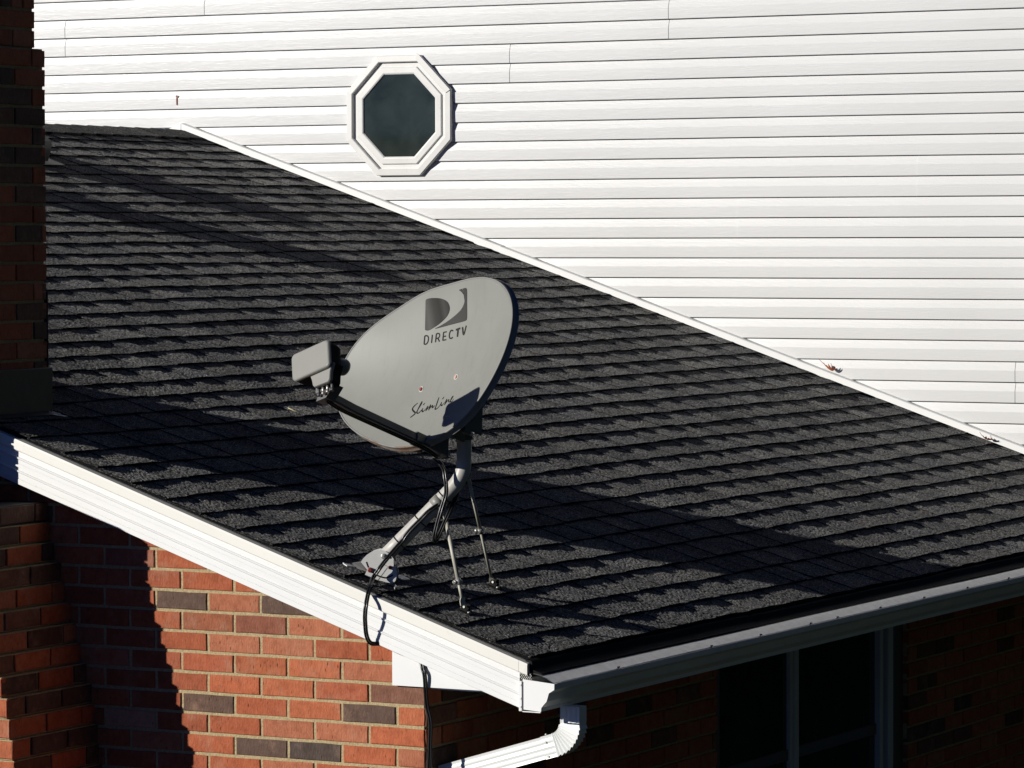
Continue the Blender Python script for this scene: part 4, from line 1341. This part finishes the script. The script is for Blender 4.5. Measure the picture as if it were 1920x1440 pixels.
# base plate lying on the shingles with its turned-up ears
bp = MB()
FN = Vector((0, -ST, CT))
def on_roof(x, y, h): return Vector((x, y, y*TT)) + FN*h
def slab(pts, h0, h1):
    bp.loft([[on_roof(x, y, h) for x, y in pts] for h in (h0, h1)])
slab([(0.1250, 0.7080), (0.1180, 0.7000), (0.0959, 0.7174), (0.1000, 0.7300), (0.1091, 0.7412)], 0.014, 0.0175)
bp.build("foot_tip", M["foot"], foot)
bp = MB()
slab([(0.2006, 0.6088), (0.2482, 0.5967), (0.2402, 0.5667), (0.2012, 0.5719)], 0.016, 0.019)
bp.build("foot_tip", M["foot"], foot)
bp = MB()
slab([(0.1260, 0.5560), (0.1150, 0.5440), (0.0760, 0.5290), (0.0900, 0.5390)], 0.013, 0.016)
bp.build("foot_tip", M["foot"], foot)
wg_ = MB()
wg_.loft([[Vector((0.1200, 0.7010, 0.7010*TT)) + FN*0.014, PF @ Vector((-0.0404, 0.0300, 0.030)), PF @ Vector((-0.0604, 0.0613, 0.030)), Vector((0.1300, 0.7200, 0.7200*TT)) + FN*0.022],
          [Vector((0.1500, 0.7100, 0.7100*TT)) + FN*0.012, PF @ Vector((-0.0404, 0.0300, 0.000)), PF @ Vector((-0.0604, 0.0613, 0.000)), Vector((0.1600, 0.7290, 0.7290*TT)) + FN*0.018]])
wg_.build("foot_flange", M["bracket"], foot)  # dark colour stands in for the flange lying unlit beside the pale plate
hb = MB()
def cap_at(a, b, r, h, m): m.tube([PF @ Vector((a, b, 0.0306)), PF @ Vector((a, b, 0.0306 + h*0.7)), PF @ Vector((a, b, 0.0306 + h))], [r, r*0.95, r*0.6], 14)
cap_at(-0.0301, 0.036, 0.0085, 0.010, hb)
hb.build("bolt_cap", M["red"], foot)
hb = MB(); cap_at(0.0342, 0.0444, 0.0062, 0.008, hb)
hb.build("bolt_cap", M["red"], foot)
hz = MB(); cap_at(0.0136, 0.0832, 0.0058, 0.012, hz)
cap_at(0.0139, 0.0800, 0.0095, 0.002, hz)
hz.build("pivot_bolt", M["zinc"], foot)
sl = MB()
def groove(pts, r):
    P = spline([(a, b, 0.0) for a, b in pts], 6) if len(pts) > 2 else [Vector((a, b, 0)) for a, b in pts]
    out = []
    for s in (1, -1):
        seq = P if s == 1 else P[::-1]
        for i, p in enumerate(seq):
            a = seq[max(0, i-1)]; b = seq[min(len(seq)-1, i+1)]
            d = (b - a).normalized(); n = Vector((-d.y, d.x, 0))
            out.append((p.x + n.x*r, p.y + n.y*r))
    sl.loft([[PF @ Vector((a, b, h)) for a, b in out] for h in (0.0307, 0.0312)])
groove([(-0.0425, 0.0616), (-0.0363, 0.0441)], 0.0022)
groove([(-0.0225, 0.0291), (-0.0062, 0.0179), (0.0164, 0.0111), (0.029, 0.0131), (0.0435, 0.02)], 0.0024)
groove([(0.0150, 0.0530), (0.0310, 0.0455)], 0.0005)
groove([(0.0255, 0.0440), (-0.0085, -0.0015)], 0.0005)
sl.build("slot", M["black"], foot)
sh_ = MB()
sh_.loft([[PF @ Vector((0.046, 0.004, h)) for h in ()]] if False else [[PF @ Vector(p) for p in ((0.030, -0.012, h), (0.047, -0.003, h), (0.049, 0.052, h), (0.040, 0.068, h), (0.028, 0.060, h))] for h in (-0.027, 0.027)])
sh_.build("foot_web", M["bracket"], foot)

# two braces from the mast to the shingles
def brace(top, joint, footp, r):
    b = MB()
    T, J, Fp = Vector(top), Vector(joint), Vector(footp)
    d = (Fp - T).normalized()
    J = T + d*(J - T).dot(d)
    side = d.cross(Vector((0, 0, 1))).normalized(); fl_ = d.cross(side).normalized()
    def flat(c, w, t): return [c + side*a + fl_*e for a, e in ((-w, -t), (w, -t), (w, t), (-w, t))]
    b.loft([flat(T - d*0.004, r*1.1, 0.0015), flat(T + d*0.020, r*1.15, 0.0016), flat(T + d*0.034, r*0.75, r*0.72)])
    b.tube([T + d*0.032, J], r, 14)
    E = Fp - d*0.026
    b.tube([J - d*0.01, E], r*0.80, 14)
    b.loft([flat(E - d*0.004, r*0.62, r*0.6), flat(E + d*0.010, r*1.45, 0.0022), flat(Fp - d*0.002, r*1.5, 0.0020)])
    br = b.build("brace", M["brace"], dish)
    c = MB()
    wn_ = -side if side.x > 0 else side
    c.tube([J - d*0.010, J + d*0.010], r*1.45, 14)
    c.tube([J + wn_*r, J + wn_*(r + 0.014)], 0.0040, 8)
    c.tube([J + wn_*(r + 0.006), J + wn_*(r + 0.010)], 0.0072, 6)
    c.tube([J - wn_*r*1.2, J - wn_*(r*1.2 + 0.005)], 0.0062, 6)
    c.build("clamp", M["zinc"], br)
    k = MB()
    base = on_roof(Fp.x, Fp.y, 0.0)
    Fm = Matrix(((1, 0, 0, base.x), (0, CT, -ST, base.y), (0, ST, CT, base.z), (0, 0, 0, 1)))
    k.loft([[Fm @ Vector(p) for p in ((-0.022, -0.030, h), (0.022, -0.030, h), (0.026, 0.020, h), (-0.026, 0.020, h))] for h in (0.012, 0.0155)])
    for s in (-1, 1):
        k.loft([[Fm @ Vector((s*0.0105 + e, yy, hh)) for yy, hh in ((-0.014, 0.0155), (0.014, 0.0155), (0.008, 0.036), (-0.008, 0.036))] for e in (-0.001, 0.001)])
    k.build("brace_foot", M["black"], br)
    for (xx, yy) in ((-0.014, -0.022), (0.016, -0.020), (0.0, 0.014)):
        z = MB()
        z.tube([Fm @ Vector((xx, yy, 0.0155)), Fm @ Vector((xx, yy, 0.021))], 0.0042, 6)
        z.build("bolt", M["zinc"], br)
    z = MB()
    z.tube([Fm @ Vector((-0.015, 0, 0.029)), Fm @ Vector((0.015, 0, 0.029))], 0.0040, 8)
    z.build("bolt", M["zinc"], br)
brace((0.2371 - 0.004, 0.4300, 0.4330), (0.2529, 0.3928, 0.1864), (0.1711, 0.3263, 0.1107 + 0.028), 0.0066)
brace((0.2780, 0.3640, 0.5350), (0.43, 0.3319, 0.345), (0.5834, 0.4453, 0.151 + 0.026), 0.0056)

# back bracket and mast clamp
bb = MB()
def bbox(u0, u1, v0, v1, n0, n1, bev=0.004):
    bb.box((u0, v0, n0), (u1, v1, n1), DF, bev)
bbox(-0.115, 0.135, -0.262, -0.225, -0.050, -0.030)
bbox(-0.115, 0.135, -0.20, -0.03, -0.083, -0.066)
bbox(-0.108, -0.090, -0.262, -0.05, -0.100, -0.0665)
bbox(0.108, 0.127, -0.262, -0.05, -0.100, -0.0665)
bbox(-0.018, 0.018, -0.302, -0.20, -0.110, -0.034)
bbox(0.020, 0.030, -0.235, -0.080, -0.170, -0.0835)
bbox(0.098, 0.1065, -0.235, -0.080, -0.170, -0.0835)
bbk = bb.build("back_bracket", M["bracket"], dish)
mc = MB()
mp_ = Vector((0.2617, 0.3719, 0))
mc.tube([mp_ + Vector((0, 0, z)) for z in (0.665, 0.668, 0.778, 0.782)], [0.027, 0.0285, 0.0285, 0.027], 28)
mc.build("mast_clamp", M["bracket"], bbk)
for z in (0.685, 0.758):
    for s in (1, -1):
        c = mp_ + Vector((0, 0, z)) + PD*0.0270*s
        mz = MB()
        mz.tube([c + PN*0.038, c - PN*0.034], 0.0035, 8)
        mz.tube([c + PN*0.036, c + PN*0.030], 0.0068, 6)
        mz.build("clamp_bolt", M["zinc"], bbk)

# ================================================================ CABLE
def smooth_path(pts): return spline(pts, 7)
allp = [Vector((0.2420, 0.4860, 0.6180)), Vector((0.2340, 0.4680, 0.6080))] + [Vector(p) for p in CABLE] + [Vector(p) for p in CABLE2]
arm_in = [dp(0.012, -0.300, 0.43), dp(0.012, -0.309, 0.36), dp(0.011, -0.308, 0.20), dp(0.011, -0.308, 0.02), dp(0.008, -0.318, -0.07)]
allp = arm_in + allp[1:]
sp_ = smooth_path(allp)
cb = MB()
view = (Vector((0.25, 0.45, 0.4)) - Vector((-10.4436, -5.5395, 1.3344))).normalized()
offs = []
for i, p in enumerate(sp_):
    a = sp_[max(0, i-1)]; b = sp_[min(len(sp_)-1, i+1)]
    t = (b - a).normalized()
    s = t.cross(Vector((0.88, 0.47, -0.05)))
    if s.length < 0.2: s = Vector((0, 0, 1))
    offs.append(s.normalized())
# smooth the sideways direction so the pair does not kink
for _ in range(6):
    offs = [((offs[max(0, i-1)] + offs[i]*2 + offs[min(len(offs)-1, i+1)])).normalized() for i in range(len(offs))]
for s in (1, -1):
    cb.tube([p + o_*0.0036*s for p, o_ in zip(sp_, offs)], 0.0036, 10)
cab = cb.build("twin_cable", M["cable"])
cab["label"] = "twin black cable strapped to the dish mast and looping down over the white rake board"
cab["category"] = "cable"

# ================================================================ LITTER
def leaf(name, label, x0, parts, group):
    m = MB()
    parts(m)
    o = m.build(name, M["leaf"])
    o["label"] = label; o["category"] = "leaf"; o["group"] = group
    return o
GL = "dry leaves caught at the wall flashing"
def leafy(m, origin, ax, ay, az, size, seed, curl):
    r = random.Random(seed)
    O_ = Vector(origin); X_, Y_, Z_ = Vector(ax).normalized(), Vector(ay).normalized(), Vector(az).normalized()
    lobes = [(-0.5, 0.03), (-0.36, 0.16), (-0.30, 0.08), (-0.16, 0.30), (-0.06, 0.14), (0.06, 0.36), (0.16, 0.16), (0.30, 0.28), (0.38, 0.10), (0.52, 0.02)]
    up, dn, mid = [], [], []
    for a, b in lobes:
        w = b*r.uniform(0.8, 1.2)
        c = curl*(a*a*2.0 + r.uniform(-0.02, 0.03))
        mid.append(O_ + (X_*a + Z_*(c))*size)
        up.append(O_ + (X_*a + Y_*w + Z_*(c + w*1.1*curl))*size)
        dn.append(O_ + (X_*a - Y_*w*0.9 + Z_*(c + w*1.4*curl))*size)
    t = Z_*0.0006
    for A, B in ((up, mid), (mid, dn)):
        for i in range(len(A) - 1):
            q = [B[i], B[i+1], A[i+1], A[i]]
            m.loft([[p for p in q], [p + t for p in q]])
    m.tube([mid[0], mid[0] + (-X_*0.14 + Z_*0.12)*size, mid[0] + (-X_*0.24 + Z_*0.22)*size], 0.0010, 6)
sx = Vector((0.0, -CT, -ST))
leaf("dry_leaf", "curled rust-brown leaf with a stem standing on top of the white wall flashing", 0, lambda m: leafy(m, (L - 0.030, 1.775, 1.775*TT + 0.055), (0.1, -CT, -ST), (-0.75, 0.1, 0.55), (-0.2, 0.25, 0.95), 0.066, 5, 0.75), GL)
leaf("dry_leaf", "flat brown leaf lying on the shingles below the flashing at right", 0, lambda m: leafy(m, rp(L - 0.07, 0.965/CT, 0.018), (0.35, -CT, -ST), (-0.9, -0.2, 0.0), (0, -ST, CT), 0.060, 9, 0.4), GL)
st_ = MB()
p = rp(1.7327, 1.9136/CT, 0.016)
st_.tube([p + Vector((-0.012, 0.022, 0.012)), p, p + Vector((0.012, -0.026, -0.006))], 0.0016, 8)
o = st_.build("straw", M["straw"]); o["label"] = "short pale straw on the shingles left of the dish"; o["category"] = "straw"
pa = MB()
for seed, (ox, oy, ln, wd, ang) in enumerate(((0.0, 0.0, 0.052, 0.012, 0.1), (0.016, 0.010, 0.044, 0.010, -0.15))):
    q0 = []
    r = random.Random(seed)
    for i in range(6):
        u = i/5 - 0.5
        w = wd*(1 - (2*u)**2*0.7)
        for s in (-1, 1):
            q0.append(rp(0.352 + ox + u*ln + s*w*0.2, (2.0215 + oy - u*ln*0.9)/CT + s*w*0.7 + ang*u*0.03, 0.020 + r.uniform(0, 0.006)))
    for i in range(5):
        f = [q0[2*i], q0[2*i+1], q0[2*i+3], q0[2*i+2]]
        pa.loft([f, [v_ + FN*0.0008 for v_ in f]])
o = pa.build("crumpled_scrap", M["paper"]); o["label"] = "pale crumpled scrap on the shingles at the foot of the chimney"; o["category"] = "litter"
# rust weep on the siding
ru = MB()
ru.box((L - 0.0055, 5.5325, 2.004), (L - 0.0030, 5.5365, 2.044)); ru.box((L - 0.0057, 5.529, 2.0445), (L - 0.0030, 5.538, 2.054))
ru.build("rust_mark", M["leaf"], white)
